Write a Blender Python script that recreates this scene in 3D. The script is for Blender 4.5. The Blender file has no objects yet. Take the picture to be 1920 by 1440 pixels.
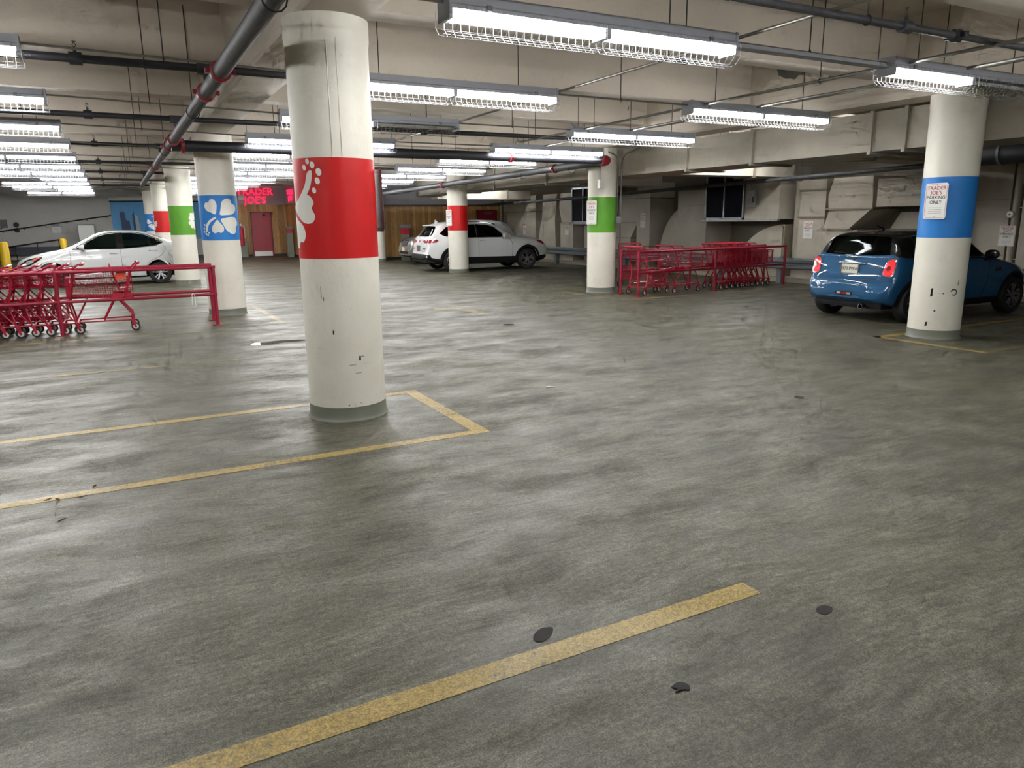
import bpy, bmesh, math, random
from math import sin, cos, pi, radians, hypot, atan2
from mathutils import Vector, Matrix
from mathutils.bvhtree import BVHTree
from mathutils.geometry import delaunay_2d_cdt
random.seed(7)
SC = bpy.context.scene
COL = SC.collection

# ---------------------------------------------------------------- helpers
def lin(c):
    return tuple(((v/12.92) if v <= .04045 else ((v+.055)/1.055)**2.4) for v in c)
def hexc(h):
    return lin(tuple(int(h[i:i+2], 16)/255 for i in (0, 2, 4)))
def link(name, me, parent=None, mat=None):
    o = bpy.data.objects.new(name, me); COL.objects.link(o)
    if parent is not None: o.parent = parent
    if mat is not None and me is not None:
        for m in (mat if isinstance(mat, (list, tuple)) else [mat]): me.materials.append(m)
    return o
def obj(name, bm, mat=None, parent=None, smooth=False, angle=None):
    me = bpy.data.meshes.new(name); bm.normal_update(); bm.to_mesh(me); bm.free()
    if smooth:
        me.polygons.foreach_set('use_smooth', [True]*len(me.polygons))
        if angle is not None:
            try: me.set_sharp_from_angle(angle=radians(angle))
            except Exception: pass
    return link(name, me, parent, mat)
def tag(o, label=None, cat=None, group=None, kind=None):
    if label: o['label'] = label
    if cat: o['category'] = cat
    if group: o['group'] = group
    if kind: o['kind'] = kind
    return o
def thing(name, label, cat, loc=(0, 0, 0), rz=0, group=None):
    o = bpy.data.objects.new(name, None); COL.objects.link(o)
    o.empty_display_size = .1
    o.location = loc; o.rotation_euler = (0, 0, rz)
    return tag(o, label, cat, group)
KIDS = {}
def copy_tree(o, parent=None):
    c = o.copy(); COL.objects.link(c)
    if parent is not None: c.parent = parent
    for ch in list(o.children): copy_tree(ch, c)
    return c
def box(bm, x0, x1, y0, y1, z0, z1, bevel=0):
    vs = [bm.verts.new((x, y, z)) for x in (x0, x1) for y in (y0, y1) for z in (z0, z1)]
    idx = [(0, 1, 3, 2), (4, 6, 7, 5), (0, 4, 5, 1), (2, 3, 7, 6), (0, 2, 6, 4), (1, 5, 7, 3)]
    fs = [bm.faces.new([vs[i] for i in f]) for f in idx]
    if bevel > 0:
        es = set(e for f in fs for e in f.edges)
        bmesh.ops.bevel(bm, geom=list(es), offset=bevel, segments=2, profile=.7, affect='EDGES')
    return vs
def boxobj(name, b, mat, parent=None, bevel=0):
    bm = bmesh.new(); box(bm, *b, bevel=bevel); return obj(name, bm, mat, parent)
def prism(bm, poly, axis, a, b):
    """closed polygon extruded along an axis; poly in the two other axes (order x,y,z without axis)"""
    def P(u, v, w):
        return {'x': (w, u, v), 'y': (u, w, v), 'z': (u, v, w)}[axis]
    A = [bm.verts.new(P(u, v, a)) for u, v in poly]; B = [bm.verts.new(P(u, v, b)) for u, v in poly]
    n = len(poly); fs = [bm.faces.new(A), bm.faces.new(B[::-1])]
    for i in range(n): fs.append(bm.faces.new((A[i], B[i], B[(i+1) % n], A[(i+1) % n])))
    bmesh.ops.recalc_face_normals(bm, faces=fs)
    return fs
def tube(bm, pts, r, n=8, cap=True, radii=None):
    pts = [Vector(p) for p in pts]; rings = []
    prevn = None
    for i, p in enumerate(pts):
        if i == 0: t = pts[1]-p
        elif i == len(pts)-1: t = p-pts[i-1]
        else: t = (p-pts[i-1]).normalized()+(pts[i+1]-p).normalized()
        if t.length < 1e-9: t = Vector((0, 0, 1))
        t.normalize()
        if prevn is None:
            a = Vector((0, 0, 1)) if abs(t.z) < .9 else Vector((1, 0, 0))
            nrm = t.cross(a).normalized()
        else:
            nrm = prevn-t*prevn.dot(t)
            nrm = nrm.normalized() if nrm.length > 1e-6 else t.orthogonal().normalized()
        prevn = nrm; bi = t.cross(nrm)
        rr = radii[i] if radii else r
        rings.append([bm.verts.new(p+nrm*rr*cos(2*pi*k/n)+bi*rr*sin(2*pi*k/n)) for k in range(n)])
    for a, b in zip(rings, rings[1:]):
        for k in range(n): bm.faces.new((a[k], a[(k+1) % n], b[(k+1) % n], b[k]))
    if cap:
        bm.faces.new(rings[0][::-1]); bm.faces.new(rings[-1])
def lathe(bm, prof, c=(0, 0, 0), axis='z', n=24, closed=False):
    """prof: list of (r,h) along axis"""
    rings = []
    for r, h in prof:
        ring = []
        for k in range(n):
            a = 2*pi*k/n; u, v = r*cos(a), r*sin(a)
            p = {'z': (u, v, h), 'y': (u, h, v), 'x': (h, u, v)}[axis]
            ring.append(bm.verts.new((c[0]+p[0], c[1]+p[1], c[2]+p[2])))
        rings.append(ring)
    fs = []
    pairs = list(zip(rings, rings[1:]))+([(rings[-1], rings[0])] if closed else [])
    for a, b in pairs:
        for k in range(n): fs.append(bm.faces.new((a[k], a[(k+1) % n], b[(k+1) % n], b[k])))
    if not closed:
        for rg in (rings[0], rings[-1]):
            fs.append(bm.faces.new(rg))
    bmesh.ops.recalc_face_normals(bm, faces=fs)
def arc(p0, p1, p2, n=6):
    """rounded corner at p1"""
    p0, p1, p2 = Vector(p0), Vector(p1), Vector(p2)
    return [(p0*(1-t)**2+p1*2*t*(1-t)+p2*t*t) for t in [i/n for i in range(n+1)]]
def round_path(pts, r, n=5):
    pts = [Vector(p) for p in pts]; out = [pts[0]]
    for a, b, c in zip(pts, pts[1:], pts[2:]):
        d0 = (a-b); d1 = (c-b); rr = min(r, d0.length*.45, d1.length*.45)
        out += arc(b+d0.normalized()*rr, b, b+d1.normalized()*rr, n)
    return out+[pts[-1]]
def smooth_poly(pts, n=5, closed=True):
    out = []; m = len(pts)
    rng = range(m) if closed else range(m-1)
    for i in rng:
        if closed: p = [pts[(i+k-1) % m] for k in range(4)]
        else: p = [pts[max(0, min(m-1, i+k-1))] for k in range(4)]
        for j in range(n):
            t = j/n
            out.append(tuple(.5*((2*p[1][d])+(-p[0][d]+p[2][d])*t+(2*p[0][d]-5*p[1][d]+4*p[2][d]-p[3][d])*t*t+(-p[0][d]+3*p[1][d]-3*p[2][d]+p[3][d])*t**3) for d in range(2)))
    if not closed: out.append(tuple(pts[-1]))
    return out
def cdt(poly, grid):
    """triangulate a polygon outline with an interior grid -> verts2d, tris"""
    xs = [p[0] for p in poly]; ys = [p[1] for p in poly]
    vs = []; m = len(poly)
    for i in range(m):
        a, b = poly[i], poly[(i+1) % m]
        k = max(1, int(math.ceil(hypot(b[0]-a[0], b[1]-a[1])/grid)))
        for j in range(k): vs.append(Vector((a[0]+(b[0]-a[0])*j/k, a[1]+(b[1]-a[1])*j/k)))
    nb = len(vs); edges = [(i, (i+1) % nb) for i in range(nb)]
    x = min(xs)+grid*.51
    while x < max(xs):
        y = min(ys)+grid*.53
        while y < max(ys):
            vs.append(Vector((x, y))); y += grid
        x += grid
    r = delaunay_2d_cdt(vs, edges, [list(range(nb))], 1, 1e-5)
    return r[0], r[2]
def text_bm(bm, s, size, loc, xdir, ydir, depth=.002, align='CENTER'):
    cu = bpy.data.curves.new('t', 'FONT'); cu.body = s; cu.size = size; cu.extrude = depth/2
    cu.align_x = align; cu.align_y = 'CENTER'; cu.resolution_u = 3
    to = bpy.data.objects.new('t', cu); COL.objects.link(to)
    dg = bpy.context.evaluated_depsgraph_get(); dg.update()
    me = bpy.data.meshes.new_from_object(to.evaluated_get(dg))
    xd = Vector(xdir).normalized(); yd = Vector(ydir).normalized(); zd = xd.cross(yd)
    M = Matrix((xd, yd, zd)).transposed().to_4x4(); M.translation = Vector(loc)
    me.transform(M); bm.from_mesh(me)
    bpy.data.objects.remove(to); bpy.data.curves.remove(cu); bpy.data.meshes.remove(me)
def pchip(keys):
    xs = [k[0] for k in keys]; ys = [k[1] for k in keys]; n = len(xs)
    d = [(ys[i+1]-ys[i])/(xs[i+1]-xs[i]) for i in range(n-1)]
    m = [d[0]]+[0 if d[i-1]*d[i] <= 0 else 2*d[i-1]*d[i]/(d[i-1]+d[i]) for i in range(1, n-1)]+[d[-1]]
    def f(x):
        if x <= xs[0]: return ys[0]
        if x >= xs[-1]: return ys[-1]
        i = max(j for j in range(n-1) if xs[j] <= x); h = xs[i+1]-xs[i]; t = (x-xs[i])/h
        return (2*t**3-3*t*t+1)*ys[i]+(t**3-2*t*t+t)*h*m[i]+(-2*t**3+3*t*t)*ys[i+1]+(t**3-t*t)*h*m[i+1]
    return f
ORD = ['zeroth', 'first', 'second', 'third', 'fourth', 'fifth', 'sixth', 'seventh', 'eighth', 'ninth', 'tenth', 'eleventh', 'twelfth', 'thirteenth', 'fourteenth']

# ---------------------------------------------------------------- materials
class NT:
    def __init__(s, name):
        s.m = bpy.data.materials.new(name); s.m.use_nodes = True
        s.t = s.m.node_tree; s.t.nodes.clear()
        s.out = s.t.nodes.new('ShaderNodeOutputMaterial')
    def n(s, typ, **kw):
        nd = s.t.nodes.new(typ)
        for k, v in kw.items():
            if k.startswith('i_'):
                key = k[2:].replace('_', ' ')
                nd.inputs[key].default_value = v
            else: setattr(nd, k, v)
        return nd
    def l(s, a, b): s.t.links.new(a, b)
    def coord(s, scale=(1, 1, 1), space='Object', rot=(0, 0, 0)):
        tc = s.n('ShaderNodeTexCoord'); mp = s.n('ShaderNodeMapping')
        mp.inputs['Scale'].default_value = scale; mp.inputs['Rotation'].default_value = rot
        s.l(tc.outputs[space], mp.inputs[0]); return mp.outputs[0]
    def noise(s, vec, scale, detail=4, rough=.55, dist=0):
        nd = s.n('ShaderNodeTexNoise'); nd.inputs['Scale'].default_value = scale
        nd.inputs['Detail'].default_value = detail; nd.inputs['Roughness'].default_value = rough
        nd.inputs['Distortion'].default_value = dist
        s.l(vec, nd.inputs['Vector']); return nd.outputs['Fac']
    def ramp(s, fac, stops, interp='LINEAR'):
        r = s.n('ShaderNodeValToRGB'); cr = r.color_ramp; cr.interpolation = interp
        while len(cr.elements) < len(stops): cr.elements.new(.5)
        for e, (p, c) in zip(cr.elements, stops):
            e.position = p; e.color = (c, c, c, 1) if isinstance(c, (int, float)) else (*c, 1)
        s.l(fac, r.inputs[0]); return r.outputs[0]
    def mix(s, fac, a, b, mode='MIX'):
        m = s.n('ShaderNodeMix', data_type='RGBA', blend_type=mode)
        for i, v in ((0, fac), (6, a), (7, b)):
            if isinstance(v, (int, float)): m.inputs[i].default_value = v if i == 0 else (v, v, v, 1)
            elif isinstance(v, tuple): m.inputs[i].default_value = (*v, 1)
            else: s.l(v, m.inputs[i])
        return m.outputs[2]
    def math(s, op, a, b=0.0, c=None):
        m = s.n('ShaderNodeMath', operation=op)
        for i, v in enumerate((a, b, c)):
            if v is None: continue
            if isinstance(v, (int, float)): m.inputs[i].default_value = v
            else: s.l(v, m.inputs[i])
        return m.outputs[0]
    def bsdf(s, color=None, rough=.5, metal=0, bump=None, bstr=.1, bdist=.01, coat=0, **kw):
        b = s.n('ShaderNodeBsdfPrincipled')
        for key, v in (('Base Color', color), ('Roughness', rough), ('Metallic', metal)):
            if v is None: continue
            if isinstance(v, tuple): b.inputs[key].default_value = (*v, 1)
            elif isinstance(v, (int, float)): b.inputs[key].default_value = v
            else: s.l(v, b.inputs[key])
        if coat: b.inputs['Coat Weight'].default_value = coat; b.inputs['Coat Roughness'].default_value = .04
        for k, v in kw.items(): b.inputs[k.replace('_', ' ')].default_value = v
        if bump is not None:
            bp = s.n('ShaderNodeBump'); bp.inputs['Strength'].default_value = bstr; bp.inputs['Distance'].default_value = bdist
            s.l(bump, bp.inputs['Height']); s.l(bp.outputs[0], b.inputs['Normal'])
        s.l(b.outputs[0], s.out.inputs[0]); s.b = b
        return s.m
def plain(name, c, rough=.5, metal=0, var=.12, scale=9, coat=0, **kw):
    t = NT(name); v = t.coord()
    nz = t.noise(v, scale, 5, .6)
    a = tuple(x*(1-var) for x in c); b = tuple(min(1, x*(1+var)) for x in c)
    col = t.ramp(nz, [(.3, a), (.7, b)])
    rg = t.math('MULTIPLY_ADD', t.noise(v, scale*2.3, 3), .12, max(0, rough-.06))
    return t.bsdf(col, rg, metal, coat=coat, **kw)
def emis(name, c, e):
    t = NT(name); em = t.n('ShaderNodeEmission'); em.inputs[0].default_value = (*c, 1); em.inputs[1].default_value = e
    t.l(em.outputs[0], t.out.inputs[0]); return t.m
def glass(name, tint, gloss=.05):
    t = NT(name); tr = t.n('ShaderNodeBsdfTransparent'); tr.inputs[0].default_value = (*tint, 1)
    gl = t.n('ShaderNodeBsdfGlossy'); gl.inputs['Roughness'].default_value = gloss; gl.inputs[0].default_value = (.9, .93, .95, 1)
    fr = t.n('ShaderNodeFresnel'); fr.inputs[0].default_value = 1.33
    mx = t.n('ShaderNodeMixShader'); t.l(t.math('MULTIPLY', fr.outputs[0], .6), mx.inputs[0]); t.l(tr.outputs[0], mx.inputs[1]); t.l(gl.outputs[0], mx.inputs[2])
    t.l(mx.outputs[0], t.out.inputs[0]); return t.m

def concrete_nodes(t, v=None):
    """floor: worn, sealed concrete with swirled trowel marks, tyre dirt and scratches"""
    tc = t.n('ShaderNodeTexCoord')
    v = tc.outputs['Object']
    warp = t.n('ShaderNodeTexNoise'); warp.inputs['Scale'].default_value = .55; warp.inputs['Detail'].default_value = 3
    t.l(v, warp.inputs['Vector'])
    wv = t.n('ShaderNodeVectorMath', operation='MULTIPLY_ADD'); wv.inputs[1].default_value = (.5, .5, 0)
    t.l(warp.outputs['Color'], wv.inputs[0]); t.l(v, wv.inputs[2])
    mp = t.n('ShaderNodeMapping'); mp.inputs['Scale'].default_value = (1.0, 2.0, 1); mp.inputs['Rotation'].default_value = (0, 0, .35)
    t.l(wv.outputs[0], mp.inputs[0])
    big = t.noise(v, .35, 4, .6, .4)
    streak = t.noise(mp.outputs[0], 1.7, 7, .74, .15)
    med = t.noise(v, 5.5, 6, .76)
    fine = t.noise(v, 42, 4, .78)
    grit = t.noise(v, 150, 2, .7)
    c0 = t.ramp(streak, [(.36, hexc('3c3a30')), (.48, hexc('504e40')), (.62, hexc('68665a'))])
    c1 = t.mix(t.ramp(med, [(.38, 0), (.62, .55)]), c0, hexc('4b493d'))
    # dark tyre dirt in patches
    dirt = t.noise(mp.outputs[0], .55, 7, .72)
    c2 = t.mix(t.ramp(dirt, [(.53, 0), (.72, .62)]), c1, hexc('302e2f'))
    # broad warmer / cooler areas
    c3 = t.mix(t.ramp(big, [(.35, 0), (.7, .35)]), c2, hexc('565340'))
    # pale scuffs
    mp2 = t.n('ShaderNodeMapping'); mp2.inputs['Scale'].default_value = (1.1, 9, 1); mp2.inputs['Rotation'].default_value = (0, 0, -.5)
    t.l(wv.outputs[0], mp2.inputs[0])
    sc = t.noise(mp2.outputs[0], 1.6, 6, .8)
    c4 = t.mix(t.ramp(sc, [(.58, 0), (.74, .42)]), c3, hexc('7b796a'))
    sp = t.ramp(fine, [(.40, .55), (.5, 1), (.60, 1.3)])
    c5 = t.mix(.8, c4, sp, 'MULTIPLY')
    c6 = t.mix(.8, c5, t.ramp(grit, [(.38, .42), (.5, 1), (.62, 1.45)]), 'MULTIPLY')
    mp3 = t.n('ShaderNodeMapping'); mp3.inputs['Scale'].default_value = (4, 34, 1); mp3.inputs['Rotation'].default_value = (0, 0, .22)
    t.l(wv.outputs[0], mp3.inputs[0])
    c6 = t.mix(.75, c6, t.ramp(t.noise(mp3.outputs[0], 1.0, 5, .8), [(.38, .62), (.5, 1), (.62, 1.35)]), 'MULTIPLY')
    pv = t.n('ShaderNodeTexVoronoi'); pv.inputs['Scale'].default_value = 38; t.l(v, pv.inputs['Vector'])
    pits = t.math('MULTIPLY', t.ramp(pv.outputs['Distance'], [(.10, 1), (.2, 0)]), t.ramp(med, [(.5, 0), (.6, .8)]))
    c6 = t.mix(pits, c6, hexc('2b2a27'))
    # black scrapes
    vo = t.n('ShaderNodeTexVoronoi', feature='DISTANCE_TO_EDGE'); vo.inputs['Scale'].default_value = 1.1
    wv2 = t.n('ShaderNodeVectorMath', operation='MULTIPLY_ADD'); wv2.inputs[1].default_value = (.9, .9, 0)
    w2 = t.n('ShaderNodeTexNoise'); w2.inputs['Scale'].default_value = 2.2; w2.inputs['Detail'].default_value = 5
    t.l(v, w2.inputs['Vector']); t.l(w2.outputs['Color'], wv2.inputs[0]); t.l(v, wv2.inputs[2]); t.l(wv2.outputs[0], vo.inputs['Vector'])
    crk = t.ramp(vo.outputs['Distance'], [(0, 1), (.012, 0)])
    crm = t.math('MULTIPLY', crk, t.ramp(t.noise(v, 1.3, 3), [(.58, 0), (.66, .45)]))
    c7 = t.mix(crm, c6, hexc('3c3a38'))
    rough = t.ramp(t.noise(mp.outputs[0], 1.1, 6, .72), [(.36, .30), (.5, .45), (.64, .64)])
    rough = t.math('ADD', rough, t.math('MULTIPLY', fine, .14))
    bump = t.math('ADD', t.math('MULTIPLY', fine, .5), t.math('ADD', t.math('MULTIPLY', streak, .2), t.math('MULTIPLY', grit, .3)))
    return c7, rough, bump, v, fine, med
def mk_floor():
    t = NT('floor_concrete'); c, r, b, *_ = concrete_nodes(t)
    return t.bsdf(c, r, 0, bump=b, bstr=.6, bdist=.007, Specular_IOR_Level=.32)
def mk_line(wear):
    t = NT('road_paint_yellow'); c, r, b, v, fine, med = concrete_nodes(t)
    a = t.noise(v, 34, 6, .8); bb = t.noise(v, 2.0, 4, .6)
    m = t.math('ADD', t.math('MULTIPLY', a, .8), t.math('MULTIPLY', bb, .55))
    msk = t.ramp(m, [(wear, 0), (wear+.1, .85), (wear+.25, .95)])
    yel = t.mix(t.noise(v, 7, 5), hexc('877034'), hexc('a68c46'))
    yel = t.mix(.6, yel, t.ramp(fine, [(.42, .55), (.5, 1), (.6, 1.3)]), 'MULTIPLY')
    grt = t.noise(v, 120, 3, .7)
    yel = t.mix(.8, yel, t.ramp(grt, [(.38, .5), (.5, 1), (.62, 1.35)]), 'MULTIPLY')
    col = t.mix(msk, c, yel)
    return t.bsdf(col, t.math('ADD', r, .05), 0, bump=b, bstr=.3, bdist=.006)
def mk_painted_concrete(name, base, dark, seam=0):
    t = NT(name); v = t.coord()
    n1 = t.noise(v, 1.1, 5, .6, .3); n2 = t.noise(v, 14, 6, .7); n3 = t.noise(t.coord((1, 6, 1)), 3, 5, .7)
    c = t.ramp(n1, [(.3, tuple(x*.9 for x in base)), (.7, base)])
    c = t.mix(t.ramp(n2, [(.3, .25), (.45, 0)]), c, dark)
    c = t.mix(t.ramp(n3, [(.6, 0), (.8, .22)]), c, dark)
    vo = t.n('ShaderNodeTexVoronoi'); vo.inputs['Scale'].default_value = 3.3; t.l(v, vo.inputs['Vector'])
    c = t.mix(t.ramp(vo.outputs['Distance'], [(.03, .7), (.05, 0)]), c, dark)
    return t.bsdf(c, .6, 0, bump=t.math('ADD', n2, t.math('MULTIPLY', n3, .5)), bstr=.25, bdist=.01)
def mk_column():
    t = NT('column_paint'); v = t.coord(); g = t.coord((1, 1, 1), 'Object')
    sep = t.n('ShaderNodeSeparateXYZ'); t.l(g, sep.inputs[0])
    n1 = t.noise(v, 2.2, 5, .6); n2 = t.noise(v, 26, 6, .7)
    c = t.ramp(n1, [(.3, hexc('d8d4c7')), (.7, hexc('e3dfd3'))])
    # scuffs low down, horizontal
    sc = t.noise(t.coord((1.2, 1.2, 11)), 2.4, 6, .75, .6)
    low = t.ramp(sep.outputs['Z'], [(.0, 1), (.95, .6), (1.0, 0)])
    low2 = t.n('ShaderNodeMapRange'); low2.inputs[1].default_value = .1; low2.inputs[2].default_value = 1.35; low2.inputs[3].default_value = 1; low2.inputs[4].default_value = 0
    t.l(sep.outputs['Z'], low2.inputs[0])
    c = t.mix(t.math('MULTIPLY', t.ramp(sc, [(.62, 0), (.7, .75)]), low2.outputs[0]), c, hexc('8f897c'))
    sc2 = t.noise(t.coord((1, 1, 16)), 5.2, 5, .8, .4)
    c = t.mix(t.math('MULTIPLY', t.ramp(sc2, [(.7, 0), (.74, .9)]), low2.outputs[0]), c, hexc('4c4641'))
    dirt = t.noise(t.coord((1, 1, .6)), 6, 6, .75)
    c = t.mix(t.ramp(dirt, [(.55, 0), (.8, .35)]), c, hexc('bdb6a4'))
    return t.bsdf(c, t.ramp(n2, [(.3, .42), (.7, .6)]), 0, bump=t.math('ADD', n2, n1), bstr=.22, bdist=.008)
def mk_band(name, base):
    t = NT(name); v = t.coord(); n1 = t.noise(v, 3, 6, .65); n2 = t.noise(v, 30, 6, .7)
    c = t.ramp(n1, [(.3, tuple(x*.88 for x in base)), (.7, base)])
    sc = t.noise(t.coord((2, 2, 9)), 5.0, 6, .8, .7)
    c = t.mix(t.ramp(sc, [(.69, 0), (.74, .5)]), c, tuple(x*.35 for x in base))
    return t.bsdf(c, .45, 0, bump=n2, bstr=.2, bdist=.006, Specular_IOR_Level=.3)
def mk_wood():
    t = NT('pine_planks'); tc = t.n('ShaderNodeTexCoord')
    sep = t.n('ShaderNodeSeparateXYZ'); t.l(tc.outputs['Object'], sep.inputs[0])
    s = t.math('ADD', sep.outputs['X'], sep.outputs['Y'])
    u = t.math('MULTIPLY', s, 1/.145); fl = t.math('FLOOR', u); fr = t.math('FRACT', u)
    cmb = t.n('ShaderNodeCombineXYZ'); t.l(fl, cmb.inputs[0])
    wn = t.n('ShaderNodeTexWhiteNoise'); t.l(cmb.outputs[0], wn.inputs['Vector'])
    base = t.ramp(wn.outputs['Value'], [(0, hexc('8f6a3e')), (.5, hexc('b08850')), (1, hexc('c89e62'))])
    c2 = t.n('ShaderNodeCombineXYZ'); t.l(t.math('MULTIPLY', s, 22), c2.inputs[0]); t.l(t.math('MULTIPLY_ADD', fl, 3.7, t.math('MULTIPLY', sep.outputs['Z'], 1.6)), c2.inputs[1])
    g = t.noise(c2.outputs[0], 1.6, 5, .6, 1.0)
    c = t.mix(t.ramp(g, [(.4, 0), (.7, .45)]), base, hexc('6f4a25'))
    c3 = t.n('ShaderNodeCombineXYZ'); t.l(t.math('MULTIPLY', s, 6.5), c3.inputs[0]); t.l(t.math('MULTIPLY_ADD', fl, 2.3, t.math('MULTIPLY', sep.outputs['Z'], 3.2)), c3.inputs[1])
    vo = t.n('ShaderNodeTexVoronoi'); vo.inputs['Scale'].default_value = 1; t.l(c3.outputs[0], vo.inputs['Vector'])
    c = t.mix(t.ramp(vo.outputs['Distance'], [(.06, .9), (.16, 0)]), c, hexc('3b2210'))
    seam = t.math('LESS_THAN', fr, .045)
    c = t.mix(t.math('MULTIPLY', seam, .75), c, hexc('2c1a0c'))
    return t.bsdf(c, .5, 0, bump=t.math('SUBTRACT', 1, seam), bstr=.3, bdist=.01)
def mk_block():
    t = NT('painted_blocks'); v = t.coord((1, 1, 1), 'Object', (pi/2, 0, 0))
    br = t.n('ShaderNodeTexBrick'); t.l(v, br.inputs['Vector'])
    br.inputs['Color1'].default_value = (*hexc('c6bd9a'), 1); br.inputs['Color2'].default_value = (*hexc('beb592'), 1); br.inputs['Mortar'].default_value = (*hexc('8f8870'), 1)
    br.inputs['Scale'].default_value = 1; br.inputs['Brick Width'].default_value = .4; br.inputs['Row Height'].default_value = .2; br.inputs['Mortar Size'].default_value = .008
    return t.bsdf(br.outputs[0], .6)
def mk_duct():
    t = NT('duct_paint'); v = t.coord(); n1 = t.noise(v, 1.6, 5, .6); n2 = t.noise(v, 7, 6, .75, .4)
    c = t.ramp(n1, [(.3, hexc('a59e90')), (.7, hexc('b6afa1'))])
    c = t.mix(t.ramp(n2, [(.55, 0), (.8, .4)]), c, hexc('7d7668'))
    rst = t.noise(t.coord((5, 5, .5)), 3, 5, .7)
    c = t.mix(t.ramp(rst, [(.66, 0), (.78, .35)]), c, hexc('7a5a40'))
    return t.bsdf(c, .55, 0, bump=n1, bstr=.15, bdist=.02)

M = {}
M['floor'] = mk_floor()
M['line'] = mk_line(.54); M['line_worn'] = mk_line(.665)
M['ceil'] = mk_painted_concrete('ceiling_paint', hexc('c0b6a8'), hexc('988e82'))
M['wall'] = mk_painted_concrete('wall_paint', hexc('aaa392'), hexc('857e6e'))
M['greywall'] = mk_painted_concrete('grey_wall_paint', hexc('c6c4c0'), hexc('a8a6a2'))
M['soffit'] = mk_painted_concrete('soffit_paint', hexc('97959a'), hexc('858388'))
M['column'] = mk_column()
M['red'] = mk_band('red_band', hexc('c2191a')); M['blue'] = mk_band('blue_band', hexc('2b7bc8')); M['green'] = mk_band('green_band', hexc('5b9a2e'))
M['white_motif'] = plain('motif_white', hexc('dcdad2'), .45, var=.03)
M['collar'] = plain('collar_grey', hexc('6f7266'), .5, var=.1, scale=5)
M['wood'] = mk_wood(); M['block'] = mk_block(); M['duct'] = mk_duct()
M['flange'] = plain('duct_flange', hexc('857c6c'), .5, .2, var=.15); M['wall_shaded'] = mk_painted_concrete('shaded_wall', hexc('7c766a'), hexc('5f5a50'))  # right wall colour darkened to stand in for shade between the ducts
M['reddoor'] = plain('red_door_paint', hexc('8e1a2c'), .4, var=.04)
M['kick'] = plain('kick_plate', hexc('c6c6c2'), .3, .6, var=.05)
M['cart'] = plain('cart_red', hexc('a3102f'), .35, var=.08, coat=.3)
M['rail'] = plain('rail_red', hexc('931530'), .42, var=.12, scale=14)
M['rubber'] = plain('rubber', hexc('1c1c1c'), .7, var=.2)
M['hub'] = plain('wheel_white', hexc('c4c2b8'), .5, var=.06)
M['galv'] = plain('galvanised', hexc('8c9092'), .4, .75, var=.15, scale=12)
M['darkpipe'] = plain('dark_pipe', hexc('26272d'), .55, .1, var=.18, scale=12)
M['greypipe'] = plain('grey_pipe', hexc('47484b'), .6, .1, var=.25, scale=14, Specular_IOR_Level=.3)
M['coupling'] = plain('coupling_red', hexc('8a1f2e'), .4, var=.1)
M['conduit'] = plain('conduit', hexc('7d7c77'), .4, .5, var=.1)
M['rod'] = plain('rod', hexc('2f2d2b'), .6, .3, var=.1)
M['housing'] = plain('fixture_housing', hexc('92959d'), .45, .1, var=.05)
M['guard'] = plain('guard_wire', hexc('6a6b6d'), .5, .1, var=.03)  # wire colour darkened where lit tubes would burn it out
M['guard_unlit'] = plain('guard_wire_unlit', hexc('9a9a96'), .4, .5, var=.05)  # lighter copy of the same wire, for unlit tubes
M['tube'] = emis('lamp_tube', (1.0, 1.0, .985), 62.0)
M['tube_off'] = plain('lamp_tube_unlit', hexc('b9bab8'), .3, var=.02)
M['signwhite'] = plain('sign_white', hexc('dcdcd8'), .35, var=.03)
M['signred'] = plain('sign_red', hexc('b02035'), .4, var=.03)
M['signblack'] = plain('sign_black', hexc('2a2626'), .5, var=.03)
M['signback'] = plain('sign_edge', hexc('5d3538'), .35, .3, var=.1)  # maroon: red reflection on the sign's back put into its colour
M['navy'] = plain('navy_louver', hexc('0c0f1a'), .75, var=.2, scale=3, Specular_IOR_Level=.15)
M['guardrail'] = plain('guardrail_paint', hexc('70767a'), .45, .3, var=.12)
M['blackmetal'] = plain('black_metal', hexc('1b1b1c'), .5, var=.1)
M['yellow'] = plain('bollard_yellow', hexc('d8b21c'), .45, var=.06)
M['grey'] = plain('grey_steel', hexc('6b6d6c'), .5, .2, var=.1)
M['leaf'] = plain('dry_leaf', hexc('6b4f2f'), .8, var=.2)
M['grime'] = plain('dark_grime', hexc('201f1e'), .7, var=.2, Specular_IOR_Level=.2)
M['neon'] = emis('neon_red', (1.0, .015, .06), 1.6)
M['mural_sky'] = plain('mural_sky', hexc('4f9fd8'), .5, var=.04)
M['mural_dark'] = plain('mural_navy', hexc('23406e'), .5, var=.12)
M['mural_pale'] = plain('mural_pale', hexc('a9c4cc'), .5, var=.1)
M['mural_brown'] = plain('mural_brown', hexc('3f3c4a'), .5, var=.1)
M['orange'] = plain('orange_plastic', hexc('d8452c'), .4, var=.1)
M['string'] = plain('white_strap', hexc('d5d5cf'), .6, var=.03)
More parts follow.
